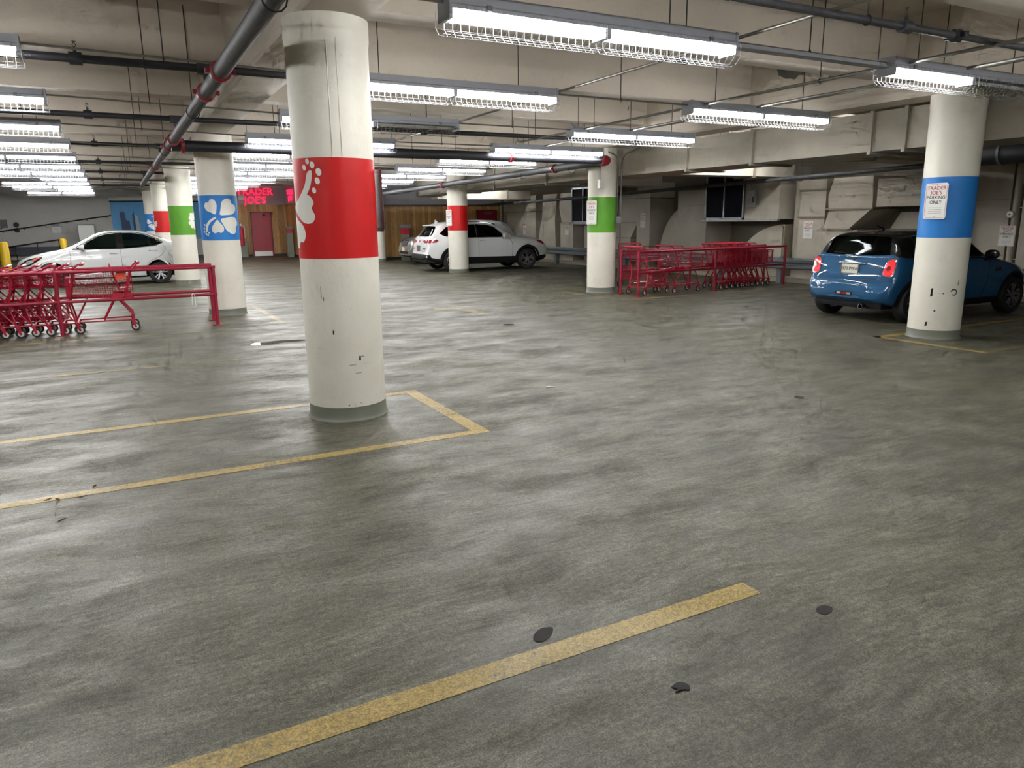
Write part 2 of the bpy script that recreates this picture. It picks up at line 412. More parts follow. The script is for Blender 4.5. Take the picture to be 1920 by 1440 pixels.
# car materials
M['c_white'] = plain('car_white', hexc('cfd1d2'), .6, var=.015, coat=1, Specular_IOR_Level=.2)
M['c_silver'] = plain('car_silver', hexc('77797a'), .45, .4, var=.03, coat=1)
M['c_blue'] = plain('car_blue', hexc('185079'), .6, 0, var=.03, coat=1, Specular_IOR_Level=.2)
M['c_black'] = plain('car_black', hexc('0c0c0e'), .25, var=.05, coat=.6)
M['c_trim'] = plain('car_trim', hexc('121214'), .7, var=.1, Specular_IOR_Level=.25)
M['chrome'] = plain('chrome', hexc('c9cbcd'), .14, 1.0, var=.02)
M['alloy'] = plain('alloy', hexc('9fa1a3'), .28, .9, var=.03)
M['tail'] = plain('tail_red', hexc('8b1522'), .2, var=.1, coat=1)
t_ = NT('tail_lit'); t_.bsdf((.7, .01, .02), .2, 0, coat=1); t_.b.inputs['Emission Color'].default_value = (1, .03, .04, 1); t_.b.inputs['Emission Strength'].default_value = .45; M['tail_lit'] = t_.m
M['lamp_clear'] = plain('lamp_clear', hexc('c9ced2'), .12, .6, var=.2, scale=25, coat=1)
M['amber'] = plain('amber_lens', hexc('c4502a'), .2, var=.05, coat=1)
M['seam'] = plain('seam', hexc('2e3031'), .7, var=.05)
M['glass'] = glass('car_glass', (.20, .26, .24)); M['glass_dark'] = glass('car_glass_dark', (.07, .08, .08))
M['seat'] = plain('seat_fabric', hexc('26262a'), .8, var=.15)
M['shade'] = plain('interior', hexc('17171a'), .8, var=.15)
M['plate'] = plain('plate_white', hexc('d6d4c6'), .4, var=.04)

# ---------------------------------------------------------------- camera
H = 1.6
cam = bpy.data.cameras.new('camera'); co = bpy.data.objects.new('camera', cam); COL.objects.link(co)
cam.sensor_fit = 'HORIZONTAL'; cam.sensor_width = 36; cam.lens = 1370.6/1920*36; cam.clip_end = 200; cam.clip_start = .05
p_, r_, y_ = radians(12.5738), radians(-.6403), radians(27.978)
fw = Vector((sin(y_)*cos(p_), cos(y_)*cos(p_), -sin(p_))); rt = Vector((cos(y_), -sin(y_), 0)); up = rt.cross(fw)
r2 = cos(r_)*rt+sin(r_)*up; u2 = -sin(r_)*rt+cos(r_)*up
Mx = Matrix((r2, u2, -fw)).transposed().to_4x4(); Mx.translation = (0, 0, H)
co.matrix_world = Mx
SC.camera = co

# ---------------------------------------------------------------- setting
def struct(name, b, mat):
    o = boxobj(name, b, mat); o['kind'] = 'structure'; return o
ZC = 4.1
XW = 16.2
bm = bmesh.new(); box(bm, -12, 17, -7, 46, -.2, 0); fl = obj('floor', bm, M['floor']); fl['kind'] = 'structure'
def line(poly, mat='line', nm='painted_line'):
    bm = bmesh.new(); prism(bm, poly, 'z', .0, .0015); obj(nm, bm, M[mat], fl)
def hl(x0, x1, y, w=.1, mat='line'): line([(x0, y-w/2), (x1, y-w/2), (x1, y+w/2), (x0, y+w/2)], mat)
def vl(x, y0, y1, w=.1, mat='line'): line([(x-w/2, y0), (x+w/2, y0), (x+w/2, y1), (x-w/2, y1)], mat)
hl(-7, 2.32, 2.125, .11)
hl(-9, 2.42, 4.97, .1); hl(-9, 2.30, 6.53, .1); vl(2.36, 5.02, 6.58, .12)
hl(-9, 2.2, 9.25, .09, 'line_worn'); hl(-9, 1.9, 12.05, .09, 'line_worn')
vl(2.3, 12.2, 15.6, .1, 'line_worn')
hl(9.0, 16, 6.36, .1); vl(9.05, 4.9, 6.41, .1); hl(9.1, 16, 4.95, .1, 'line_worn')
vl(8.96, 12.1, 14.2, .09, 'line_worn'); hl(9.0, 14.6, 12.14, .09, 'line_worn'); hl(9.0, 14.6, 14.2, .08, 'line_worn')
vl(8.64, 19.3, 21.2, .09, 'line_worn'); hl(-8, 2.2, 14.7, .09, 'line_worn'); hl(-8, 2.2, 20.1, .09, 'line_worn'); hl(-8, 2.2, 22.0, .09, 'line_worn')
line([(5.1, 12.62), (5.2, 12.9), (5.75, 13.05), (5.9, 12.7), (5.72, 12.65), (5.7, 11.5), (5.5, 11.5), (5.5, 12.6)], 'line_worn', 'painted_arrow')
# ceiling slab, joist beams (left-right) and two girders (front-back)
struct('ceiling', (-12, 17, -7, 46, ZC, ZC+.25), M['ceil'])
for k in range(-4, 14):
    y0 = 6.65+2.683*k
    bm = bmesh.new()
    prism(bm, [(y0-.05, ZC+.01), (y0, 3.4), (y0+.34, 3.4), (y0+.39, ZC+.01)], 'x', -12, 16.6)
    o = obj('beam', bm, M['ceil']); o['kind'] = 'structure'
for x0 in (1.40, 9.47):
    bm = bmesh.new(); prism(bm, [(x0-.10, ZC+.01), (x0-.02, 3.16), (x0+.0, 3.12), (x0+.49, 3.12), (x0+.51, 3.16), (x0+.59, ZC+.01)], 'y', -7, 46)
    o = obj('beam', bm, M['ceil']); o['kind'] = 'structure'
struct('wall_left', (-12.3, -12, -7, 46, -.2, ZC+.2), M['greywall'])
struct('wall_back', (-12.3, 17, -7.3, -7, -.2, ZC+.2), M['wall'])
struct('wall_right', (XW, XW+.3, -7, 31.2, -.2, ZC+.2), M['wall_shaded'])
struct('wall_front', (-12.3, 5.2, 43.5, 43.8, -.2, ZC+.2), M['greywall'])
# store block: timber below, grey bulkhead above
struct('wall_inner_left', (5.2, 5.35, 38.75, 43.5, 0, ZC), M['greywall'])
def timber(name, b, ztop):
    x0, x1, y0, y1 = b
    w = boxobj(name, (x0, x1, y0, y1, .12, ztop), M['wood']); w['kind'] = 'structure'
    return w
timber('wall_store', (5.2, 7.75, 38.6, 38.75), 2.52)
struct('trim_1', (5.2, 7.75, 38.58, 38.75, 0, .12), M['blackmetal'])
struct('wall_bulkhead', (5.2, 7.9, 38.45, 38.75, 2.52, ZC), M['soffit'])
timber('wall_store_side', (7.75, 7.9, 31.15, 38.6), 2.5)
struct('trim_2', (7.73, 7.9, 31.15, 38.6, 0, .12), M['blackmetal'])
struct('wall_bulkhead_side', (7.65, 7.9, 31.15, 38.45, 2.5, ZC), M['soffit'])
timber('wall_store_front', (7.75, 15.95, 31.0, 31.15), 2.34)
struct('trim_3', (7.75, 15.95, 30.97, 31.0, 2.26, 2.34), plain('trim_brown', hexc('4a3326'), .5))
struct('trim_4', (7.75, 15.95, 30.98, 31.15, 0, .12), M['blackmetal'])
struct('wall_bulkhead_front', (7.65, 15.95, 30.9, 31.15, 2.34, ZC), M['soffit'])
struct('wall_return', (15.95, XW+.3, 30.8, 31.2, 0, ZC), M['block'])
struct('trim_5', (15.92, 15.99, 30.74, 30.8, 0, ZC), M['conduit'])
def door(n, x0, x1, y, z1, label):
    d = thing('door_%d' % n, None, None); d['kind'] = 'structure'
    d.location = ((x0+x1)/2, y, 0); w = (x1-x0)/2
    bm = bmesh.new(); box(bm, -w, w, -.02, .03, .02, z1, .004); obj('door_leaf', bm, M['reddoor'], d)
    bm = bmesh.new()
    for b in ((-w-.05, -w, -.05, .0, 0, z1+.05), (w, w+.05, -.05, .0, 0, z1+.05), (-w-.05, w+.05, -.05, .0, z1, z1+.06)): box(bm, *b)
    obj('door_frame', bm, plain('door_frame_red', hexc('5e1420'), .5), d)
    boxobj('kick_plate', (-w+.03, w-.03, -.03, -.02, .03, .26), M['kick'], d)
    bm = bmesh.new(); tube(bm, [(w-.1, -.02, 1.0), (w-.1, -.08, 1.0), (w-.24, -.08, 1.0)], .014); lathe(bm, [(.03, -.03), (.03, -.02)], (w-.1, 0, 1.0), 'y', 12); obj('door_handle', bm, M['chrome'], d)
    return d
d1 = door(1, 6.07, 6.98, 38.56, 2.12, '')
bm = bmesh.new(); lathe(bm, [(.05, -.09), (.07, -.05), (.07, -.02)], (.15, 0, 2.02), 'y', 14); obj('door_lamp', bm, M['blackmetal'], d1)
d2 = door(2, 14.75, 15.68, 30.96, 2.06, '')
boxobj('closer', (-.15, .25, -.08, -.03, 1.92, 1.99), M['galv'], d2)
bm = bmesh.new(); lathe(bm, [(.0, -.031), (.09, -.03), (.09, -.021)], (0, 0, 1.5), 'y', 16); obj('door_sign', bm, M['signwhite'], d2)

# ---------------------------------------------------------------- columns
R = .318
def wrap(bm, poly, ang0, zc, r=R+.003, grid=.045):
    vs, fs = cdt(poly, grid); out = []
    for p in vs:
        a = ang0+p[0]/R
        out.append(bm.verts.new((r*cos(a), r*sin(a), zc+p[1])))
    for f in fs:
        fc = bm.faces.new([out[i] for i in f]); fc.normal_update()
        c = fc.calc_center_median()
        if fc.normal.dot(Vector((c.x, c.y, 0))) < 0: fc.normal_flip()
def flower(bm, ang0, zc, petals, stem, s=1.0):
    stem, sk = stem
    def T(pts, a, k=1.0):
        a = radians(a); return [((x*cos(a)-y*sin(a))*s*k, (x*sin(a)+y*cos(a))*s*k) for x, y in pts]
    petal = smooth_poly([(.055, 0), (.11, .05), (.19, .115), (.27, .115), (.315, .06), (.295, .012), (.325, -.05), (.29, -.105), (.2, -.105), (.11, -.05)], 4)
    for a, k in petals: wrap(bm, T(petal, a, k), ang0, zc)
    stm = smooth_poly([(.03, .012), (.12, .03), (.20, .075), (.25, .14), (.285, .135), (.235, .05), (.15, .0), (.03, -.014)], 4)
    wrap(bm, T(stm, stem, sk), ang0, zc)
    for x, y, q in ((.30, .17, .016), (.325, .12, .018), (.275, .20, .014), (.24, .175, .014), (.30, .075, .016), (.26, .03, .014)):
        wrap(bm, T([(x+q*cos(i*pi/4), y+q*1.3*sin(i*pi/4)) for i in range(8)], stem, sk), ang0, zc, grid=.02)
FLW = {'near': ([(-2, .95), (-68, .95), (-140, .9)], (17, 1.3), 1.0, 1.71), 'big': ([(38, 1.22), (-30, 1.25), (-92, .85), (115, .95)], (-158, 1.05), 1.0, 1.72),
       'edge': ([(150, .95), (-155, .95), (100, .8), (-100, .8), (30, .9)], (-40, 1), .95, 1.70), 'far': ([(160, .9), (-15, .9), (-75, .95), (-130, .8)], (55, 1), .95, 1.68)}
def column(x, y, colour, label, fl_ang=None, fl_kind='far'):
    t = thing('round_column', label, 'column', (x, y, 0), group='painted round columns')
    bm = bmesh.new()
    prof = [(R, .115), (R, 2.93), (R+.004, 2.95), (R+.008, 2.98), (R+.008, 3.119)]
    lathe(bm, prof, n=64); obj('shaft', bm, M['column'], t, True, 40)
    bm = bmesh.new(); lathe(bm, [(R+.0015, 1.325), (R+.0015, 2.09)], n=64); b = obj('painted_band', bm, M[colour], t, True, 40)
    bm = bmesh.new(); lathe(bm, [(R+.02, 0), (R+.012, .012), (R+.005, .03), (R+.003, .115), (R-.01, .118)], n=64); obj('base_collar', bm, M['collar'], t, True, 40)
    if fl_ang is not None:
        bm = bmesh.new(); pt_, st_, sc_, zc_ = FLW[fl_kind]; flower(bm, fl_ang, zc_, pt_, st_, sc_); obj('flower_motif', bm, M['white_motif'], b, True)
    return t
c1 = column(1.628, 6.085, 'red', 'thick white column with red band standing nearest, left of the middle', radians(169), 'near')
column(1.69, 14.2, 'blue', 'white column with blue band and white flower, beside the left cart rail', radians(-103), 'big')
column(1.69, 22.3, 'green', 'white column with green band, right behind the white sedan', radians(-12), 'edge')
column(1.67, 30.25, 'red', 'red-banded column beyond the sedan roof, next behind the green-banded one', radians(178), 'far')
column(1.67, 38.3, 'blue', 'small blue-banded column farthest back on the left, beside the skyline mural', radians(-95), 'far')
cR = column(9.738, 6.042, 'blue', 'white column with blue band and parking sign in front of the blue hatchback')
cG = column(9.68, 13.85, 'green', 'white column with green band left of the right-hand cart rail')
column(9.72, 21.86, 'red', 'red-banded column standing in front of the white SUV')
column(9.72, 30.15, 'blue', 'blue-banded column with white flower against the plank wall', radians(-118), 'far')
# scars on the near column
bm = bmesh.new()
for a, z, w, h in ((-84, .52, .016, .034), (-80, .535, .03, .004), (-88, .40, .05, .003), (-104, .135, .012, .008), (-95, .13, .006, .006), (-86, .145, .008, .005), (-135, 1.06, .004, .09), (-132, 1.01, .006, .03), (-96, .47, .06, .003), (-120, .74, .012, .03)):
    wrap(bm, [(-w/2, -h/2), (w/2, -h*.6), (w*.6, h/2), (-w*.3, h*.6)], radians(a), z, R+.0012)
obj('paint_chip', bm, M['grime'], c1)
bm = bmesh.new()
for a in (-106, -93):
    tube(bm, [(R*cos(radians(a)), R*sin(radians(a)), z) for z in (2.1, 3.1)], .0035, 5)
obj('formwork_seam', bm, M['column'], c1, True)
bm = bmesh.new()
for pl in ([(-.05, .02), (-.02, .05), (.03, .04), (.05, .0), (.02, -.04), (-.03, -.03), (-.02, -.02), (.015, -.025), (.035, .0), (.02, .028), (-.015, .035), (-.035, .01)],
           [(.04, .10), (.05, .17), (.058, .17), (.05, .09)], [(-.14, -.01), (-.125, 0), (-.12, -.015), (-.135, -.022)]):
    wrap(bm, pl, radians(-112), .62, R+.0012, .02)
for a, z, w, h in ((-160, .62, .03, .12), (-150, .38, .025, .02), (-165, .2, .03, .06)):
    wrap(bm, [(-w/2, -h/2), (w/2, -h*.4), (w*.4, h/2), (-w*.3, h*.4)], radians(a), z, R+.0012)
obj('scuff_mark', bm, M['grime'], cR)

# ---------------------------------------------------------------- parking signs (hang on columns / ducts / wall: each its own)
def sign(loc, n, label, w=.305, h=.46, group='white parking signs', mat='signwhite'):
    """n: outward unit normal in plan"""
    t = thing('parking_sign', label, 'sign', loc, atan2(n[1], n[0])+pi/2, group)
    # local: faces -y
    bm = bmesh.new(); box(bm, -w/2, w/2, -.004, 0, -h/2, h/2)
    vert = [e for e in bm.edges if abs(e.verts[0].co.y-e.verts[1].co.y) > .003]
    bmesh.ops.bevel(bm, geom=vert, offset=.03, segments=4, profile=.5, affect='EDGES')
    obj('panel', bm, M[mat], t)
    bm = bmesh.new()
    for x0, x1, z0, z1 in ((-w/2+.03, w/2-.03, h/2-.015, h/2-.012), (-w/2+.03, w/2-.03, -h/2+.012, -h/2+.015), (-w/2+.012, -w/2+.015, -h/2+.03, h/2-.03), (w/2-.015, w/2-.012, -h/2+.03, h/2-.03)):
        box(bm, x0, x1, -.0055, -.004, z0, z1)
    obj('border', bm, M['signred'], t)
    bm = bmesh.new()
    for s, z in (('TRADER', .165), ("JOE'S", .105)): text_bm(bm, s, .066, (0, -.0055, z*h/.46), (1, 0, 0), (0, 0, 1))
    obj('lettering', bm, M['signred'], t)
    bm = bmesh.new()
    for s, z in (('PARKING', .045), ('ONLY', -.015)): text_bm(bm, s, .058, (0, -.0055, z*h/.46), (1, 0, 0), (0, 0, 1))
    for i in range(4): box(bm, -.085, .085, -.0048, -.004, -.085-.022*i, -.082-.022*i)
    obj('small_lettering', bm, M['signblack'], t)
    bm = bmesh.new()
    for z in (h/2-.025, -h/2+.025): lathe(bm, [(.006, -.008), (.007, -.004)], (0, 0, z), 'y', 8)
    obj('bolt', bm, M['galv'], t)
    return t
sign((9.738-R-.006, 6.0, 1.79), (-1, -.05), 'parking sign on the blue-banded column in front of the hatchback', .29, .45)
sign((9.68-R-.006, 13.78, 1.76), (-.97, -.2), 'parking sign on the green-banded column', .305, .52)
sign((9.72-R-.006, 21.8, 1.72), (-.97, -.2), 'parking sign on the red-banded column in front of the SUV', .305, .5)
sign((1.628+R+.022, 6.085, 1.775), (1, .02), 'sign seen edge-on at the right of the near red-banded column', .305, .50, 'white parking signs', 'signback')
sign((15.19, 12.87, 1.30), (-1, 0), 'parking sign on the duct pillar left of the hatchback', .29, .42)
sign((15.19, 19.42, 1.57), (-1, 0), 'parking sign on the duct pillar above the loose carts', .26, .46)
sign((15.62, 8.42, 1.2), (-1, 0), 'parking sign on the wall post right of the hatchback', .305, .40)
sign((15.19, 27.3, 1.25), (-1, 0), 'parking sign low on the wall just above the SUV bonnet', .26, .44)
sign((15.19, 24.0, 1.28), (-1, 0), 'parking sign on the duct pillar left of the dark louvred opening nearest the SUV', .26, .44)

# ---------------------------------------------------------------- strip lights
def fixture_proto(lit=(1, 1)):
    t = thing('strip_light', '', 'light')
    L = 2.44
    bm = bmesh.new(); prism(bm, [(-.098, .03), (-.098, .055), (-.088, .065), (-.088, .125), (.088, .125), (.088, .065), (.098, .055), (.098, .03)], 'x', -L/2, L/2)
    obj('housing', bm, M['housing'], t)
    for s in (-1, 1): boxobj('end_plate', (s*L/2-.012, s*L/2+.012, -.095, .095, -.03, .13), M['housing'], t)
    boxobj('tube_holder', (-.024, .024, -.085, .085, -.03, .03), M['housing'], t)
    for s in (-1, 1):
        for x in (-.95, .95): boxobj('guard_clip', (x-.018, x+.018, s*.10-.008, s*.10+.010, .035, .07), M['grey'], t)
    for i, s in enumerate((-1, 1)):
        bm = bmesh.new()
        for y in (-.045, .045): lathe(bm, [(.019, s*.04), (.019, s*(L/2-.03))], (0, y, .0), 'x', 8)
        obj('lamp_tube', bm, M['tube'] if lit[i] else M['tube_off'], t, True, 40)
        bm = bmesh.new(); x = .03; k = 0
        prof = [(-.115, .05), (-.115, -.05), (-.06, -.105), (.06, -.105), (.115, -.05), (.115, .05)]
        x0, x1 = sorted((s*.03, s*(L/2+.02))); n = 20
        for k in range(n+1):
            xx = x0+(x1-x0)*k/n
            tube(bm, [(xx, y, z) for y, z in prof], .0019, 3, False)
        for y, z in ((-.115, -.005), (-.115, -.05), (-.06, -.105), (0, -.105), (.06, -.105), (.115, -.05), (.115, -.005)):
            tube(bm, [(x0, y, z), (x1, y, z)], .0019, 3, False)
        obj('wire_guard', bm, M['guard'] if lit[i] else M['guard_unlit'], t)
    for s in (-1, 1):
        bm = bmesh.new(); tube(bm, [(s*.78, 0, .09), (s*.78, 0, 1.2)], .005, 5); tube(bm, [(s*.78, 0, .09), (s*.78, 0, .115)], .012, 6)
        obj('hanger_rod', bm, M['rod'], t)
    return t
protos = {(1, 1): fixture_proto((1, 1))}
used_p = set()
def place_fixture(x0, k, z, label, lit=(1, 1), group='caged strip lights'):
    if lit not in protos: protos[lit] = fixture_proto(lit)
    p = protos[lit]
    if lit in used_p: p = copy_tree(p)
    used_p.add(lit)
    p.location = (x0+1.22, 4.7+2.683*k, z-.01); p['label'] = label; p['group'] = group; p['category'] = 'light'
    return p
for k in range(1, 13):
    place_fixture(-2.94, k, 2.96, 'long caged strip light, %s from the front in the left row' % ORD[k], (0, 1) if k in (8, 11) else (1, 1))
for k in range(0, 12):
    place_fixture(2.04, k, 2.9, 'long caged strip light, %s from the front in the middle row' % ORD[k+1], (1, 0) if k == 2 else (1, 1))
for k in range(0, 10):
    if k == 0: lb = 'caged strip light at upper right with its right tube dark, above the blue-banded column'
    else: lb = 'long caged strip light, %s from the front in the right row' % ORD[k+1]
    place_fixture(6.42, k, 2.9, lb, (1, 0) if k == 0 else (1, 1))
place_fixture(11.6, 3, 3.1, 'strip light hidden behind the big duct over the right-hand carts')
place_fixture(11.4, 8, 3.05, 'strip light hidden behind the big duct over the SUV')
place_fixture(-2.94, 0, 2.96, 'strip light over the near left floor, just outside the picture')
for x0, k, lb in ((2.04, -1, 'added strip light, unseen above the picture in the middle row'), (-2.94, -1, 'added strip light, unseen above the picture in the left row'), (6.42, -1, 'added strip light, unseen right of the picture in the right row')):
    place_fixture(x0, k, 2.9, lb)  # unseen fixtures added to brighten the foreground
place_fixture(11.4, 2, 3.05, 'strip light hidden behind the big duct over the hatchback')

# ---------------------------------------------------------------- pipes and conduits
def pipe(name, label, pts, r, mat, rods=(), n=14, couplings=(), cmat='coupling', rround=.12, cat='pipe', group=None, heads=(), hup=True):
    t = thing(name, label, cat, pts[0], group=group); o0 = Vector(pts[0])
    loc = [Vector(p)-o0 for p in pts]
    bm = bmesh.new(); tube(bm, round_path(loc, rround) if len(loc) > 2 else loc, r, n); obj('tube', bm, M[mat], t, True, 50)
    for p in rods:
        q = Vector(p)-o0; bm = bmesh.new()
        tube(bm, [q+Vector((0, 0, r)), Vector((q.x, q.y, 4.08-o0.z))], .0055, 5)
        ring = []
        d = (loc[1]-loc[0]).normalized(); e = d.cross(Vector((0, 0, 1))).normalized()
        for i in range(13):
            a = 2*pi*i/12; ring.append(q+e*(r+.006)*cos(a)+Vector((0, 0, 1))*(r+.006)*sin(a))
        tube(bm, ring, .005, 4, False)
        obj('hanger_rod', bm, M['rod'], t)
    for c in couplings:
        q = Vector(c)-o0; d = min(((a, b) for a, b in zip(loc, loc[1:])), key=lambda s: ((s[0]+s[1])/2-q).length); d = (d[1]-d[0]).normalized()
        bm = bmesh.new(); w = .035 if r > .05 else .045
        tube(bm, [q-d*w, q-d*w*.7, q+d*w*.7, q+d*w], r, 16, True, [r+.004, r+.022, r+.022, r+.004])
        e = d.cross(Vector((0, 0, 1))).normalized()
        for s in (-1, 1):
            c0 = q+e*s*(r+.03); box(bm, c0.x-.025, c0.x+.025, c0.y-.025, c0.y+.025, c0.z-.02, c0.z+.02)
        obj('coupling', bm, M[cmat], t, True, 40)
    for hpt in heads:
        q = Vector(hpt)-o0; bm = bmesh.new(); s = 1 if hup else -1
        lathe(bm, [(r+.018, -.05), (r+.018, .05)], tuple(q), 'x', 12)
        tube(bm, [q, q+Vector((0, 0, s*(r+.05)))], .014, 8)
        for sx in (-1, 1): tube(bm, [q+Vector((0, 0, s*(r+.05))), q+Vector((sx*.014, 0, s*(r+.075))), q+Vector((0, 0, s*(r+.1)))], .003, 4)
        lathe(bm, [(.002, s*(r+.1)), (.02, s*(r+.104)), (.002, s*(r+.108))], tuple(q), 'z', 10)
        obj('sprinkler_head', bm, M[mat], t, True, 40)
    return t
pipe('main_pipe', 'thick grey pipe running front to back left of the near column, with red couplings', [(.94, .5, 2.86), (.94, 25.8, 2.80)], .066, 'greypipe',
     rods=[(.94, y, 2.83) for y in (4.55, 9.3, 14.4, 19.5)], couplings=[(.94, 6.9, 2.845), (.94, 8.0, 2.842), (.94, 12.35, 2.83), (.94, 13.35, 2.828), (.94, 17.8, 2.815)])
for i, y in enumerate((7.85, 11.6, 15.6, 19.9, 23.5, 27.3, 31.0)):
    rr = .036 if i < 2 else .033
    t = pipe('sprinkler_pipe', 'black sprinkler pipe crossing left to right, %s one from the front' % ORD[i+1], [(-9, y, 3.03), (9.0 if i in (1, 3) else 1.9+.6*(i == 0)*0, y, 3.03)], rr, 'darkpipe',
             rods=[(x, y, 3.03) for x in (-3.2, .42, -.9)][:2], n=10, group='black sprinkler branch pipes', heads=[(-.12, y, 3.03)]+([(4.6, y, 3.03)] if i in (1, 3) else []))
    bm = bmesh.new(); tube(bm, [(9.94, 0, 0), (9.94, 0, -.2)], .03, 10); box(bm, 9.86, 10.02, -.045, .045, -.05, .04)
    if y < 25: obj('riser', bm, M['darkpipe'], t, True, 40)
    else: bm.free()
pipe('drain_pipe', 'large black pipe crossing from the left pipe to the green-banded column', [(.94, 12.95, 2.80), (9.1, 12.95, 2.80)], .085, 'darkpipe',
     rods=[(x, 12.95, 2.8) for x in (2.6, 4.9, 7.3, 8.6)], couplings=[(6.9, 12.95, 2.8), (1.1, 12.95, 2.8)], n=16)
pipe('drain_pipe', 'large grey pipe running back from the red elbow at the green-banded column', [(9.1, 12.95, 2.78), (9.1, 30.8, 2.62)], .08, 'greypipe',
     rods=[(9.1, y, 2.7) for y in (14.2, 16.4, 20.5, 25)], couplings=[(9.1, 14.9, 2.76), (9.1, 21.5, 2.7)], n=16, group=None)
bm = bmesh.new(); tube(bm, round_path([(9.0, 12.95, 2.8), (9.16, 12.95, 2.8), (9.16, 13.1, 2.79)], .1), .1, 16); eb = obj('pipe_elbow', bm, M['coupling'], None, True, 50)
tag(eb, 'red pipe elbow where two large pipes meet at the green-banded column', 'pipe fitting')
pipe('sprinkler_pipe', 'grey sprinkler pipe crossing the top right corner', [(2.4, 3.87, 3.0), (12, 3.87, 3.0)], .028, 'greypipe', rods=[(x, 3.87, 3.0) for x in (5.02,)], n=10,
     heads=[(5.46, 3.87, 3.0)], couplings=[(6.1, 3.87, 3.0)], cmat='darkpipe')
# conduits
cd = [
 ([(6.62, 1, 2.98), (6.62, 12.2, 2.98)], .016, 'thin grey conduit running front to back above the right row of lights'),
 ([(7.5, 1, 3.0), (7.5, 15, 3.0)], .016, 'second thin conduit running front to back, right of the first'),
 ([(4.62, 1, 3.02), (4.62, 16, 3.02)], .014, 'thin conduit running front to back at the ends of the middle row of lights'),
 ([(8.65, 2, 3.2), (8.65, 12, 3.2)], .02, 'pale conduit under the ceiling beside the right-hand girder'),
]
for pts, r, lb in cd: pipe('conduit', lb, pts, r, 'conduit', n=8, cat='conduit', rods=[(pts[0][0], y, pts[0][2]) for y in (5.6, 11.5)])
for k in range(0, 12):
    y = 4.7+2.683*k
    nm = ORD[k+1]
    if k >= 1: pipe('conduit', 'thin conduit joining the left and middle lights, %s from the front' % ORD[k], [(-.5, y, 3.03), (2.04, y, 2.97)], .011, 'conduit', n=6, cat='conduit', rods=[(.55, y, 3.0)])
    pipe('conduit', 'thin conduit joining the middle and right lights, %s from the front' % nm, [(4.48, y, 2.97), (6.42, y, 2.97)], .011, 'conduit', n=6, cat='conduit', rods=[(5.4, y, 2.97)])
pipe('conduit', 'short conduit from the girder to the nearest strip light', [(-.4, 4.7, 2.985), (2.04, 4.7, 2.975)], .012, 'conduit', n=6, cat='conduit')
wy = [(4.45, 4.62, 2.98), (6.44, 4.62, 2.98)]
bm = bmesh.new(); box(bm, 4.46, 6.42, 4.66, 4.76, 2.93, 2.96); wr = obj('wireway', bm, M['housing']); tag(wr, 'shallow white channel bridging the two nearest strip lights', 'channel')
# conduits and boxes on the green-banded column
t = thing('switch_box', 'small white junction box high on the green-banded column', 'electrical box', (9.43, 13.6, 2.36))
bm = bmesh.new(); box(bm, -.05, .05, -.09, 0, -.09, .09, .008); obj('box_body', bm, M['signwhite'], t)
bm = bmesh.new(); tube(bm, [(0, -.02, .09), (0, -.02, .74)], .012, 8); obj('conduit_drop', bm, M['conduit'], t)
t = thing('outlet_box', 'square grey outlet box at the bottom of a conduit on the green band', 'electrical box', (9.88, 13.58, 1.60))
bm = bmesh.new(); box(bm, -.06, .06, -.1, 0, -.07, .07, .008); obj('box_body', bm, M['galv'], t)
bm = bmesh.new(); tube(bm, round_path([(0, -.03, .07), (0, -.03, 1.35), (-.35, -.15, 1.42)], .2), .013, 8); obj('conduit_drop', bm, M['conduit'], t, True)
t = thing('floor_conduit', 'tall pale conduit down the right side of the green-banded column to the rail', 'conduit', (9.97, 13.55, 0))
bm = bmesh.new(); tube(bm, round_path([(0, 0, .0), (0, 0, 2.95), (-.2, -.9, 3.05)], .25), .017, 8); obj('tube', bm, M['conduit'], t, True)
# exit-style speaker / sensor near mid ceiling
t = thing('ceiling_camera', 'white dome camera hanging among the lights behind the near column', 'camera', (3.95, 15.9, 2.66))
bm = bmesh.new(); box(bm, -.09, .09, -.09, .09, 0, .16, .02); tube(bm, [(0, 0, .15), (0, 0, 1.4)], .02, 8); obj('mount', bm, M['housing'], t)
bm = bmesh.new(); lathe(bm, [(.01, -.12), (.06, -.1), (.085, -.04), (.085, 0)], n=16); obj('dome', bm, M['signwhite'], t, True)

# ---------------------------------------------------------------- big duct and wall ducts (right side)
t = thing('ceiling_duct', 'long cream rectangular duct running front to back behind the right-hand columns', 'duct', (10.12, 0, 2.55))
segs = [(-2, 2.2), (2.2, 4.6), (4.6, 7.0), (7.0, 7.55), (7.55, 9.9), (9.9, 11.6), (11.6, 14.2), (14.2, 17), (17, 20), (20, 23), (23, 26.3)]
for a, b in segs:
    bm = bmesh.new(); box(bm, 0, .95, a+.004, b-.004, 0, .56); obj('duct_section', bm, M['duct'], t)
    bm = bmesh.new(); box(bm, -.04, .99, b-.028, b+.028, -.04, .58); obj('flange', bm, M['duct'], t)
def duct(name, label, parts, loc=(0, 0, 0)):
    t = thing(name, label, 'duct', loc, group=None)
    for nm, fn in parts:
        bm = bmesh.new(); fn(bm); obj(nm, bm, M['flange' if nm in ('flange', 'seam') else 'duct'], t, False)
    return t
def bx(*b): return lambda bm: box(bm, *b)
def pr(poly, axis, a, b): return lambda bm: prism(bm, poly, axis, a, b)
def quarter(y0, y1, z0, z1, flip=False, n=12):
    """quarter-ellipse profile in y-z, high edge at the y0 side"""
    pts = [(y0, z0)]
    for i in range(n+1):
        a = pi/2*i/n; pts.append((y1-(y1-y0)*(sin(a)) if False else y0+(y1-y0)*cos(a), z0+(z1-z0)*sin(a)))
    return pts
FX = 15.2
def band(y0, y1, z, x0=FX): return ('flange', bx(x0-.045, x0+.4, y0-.045, y1+.045, z-.018, z+.018))
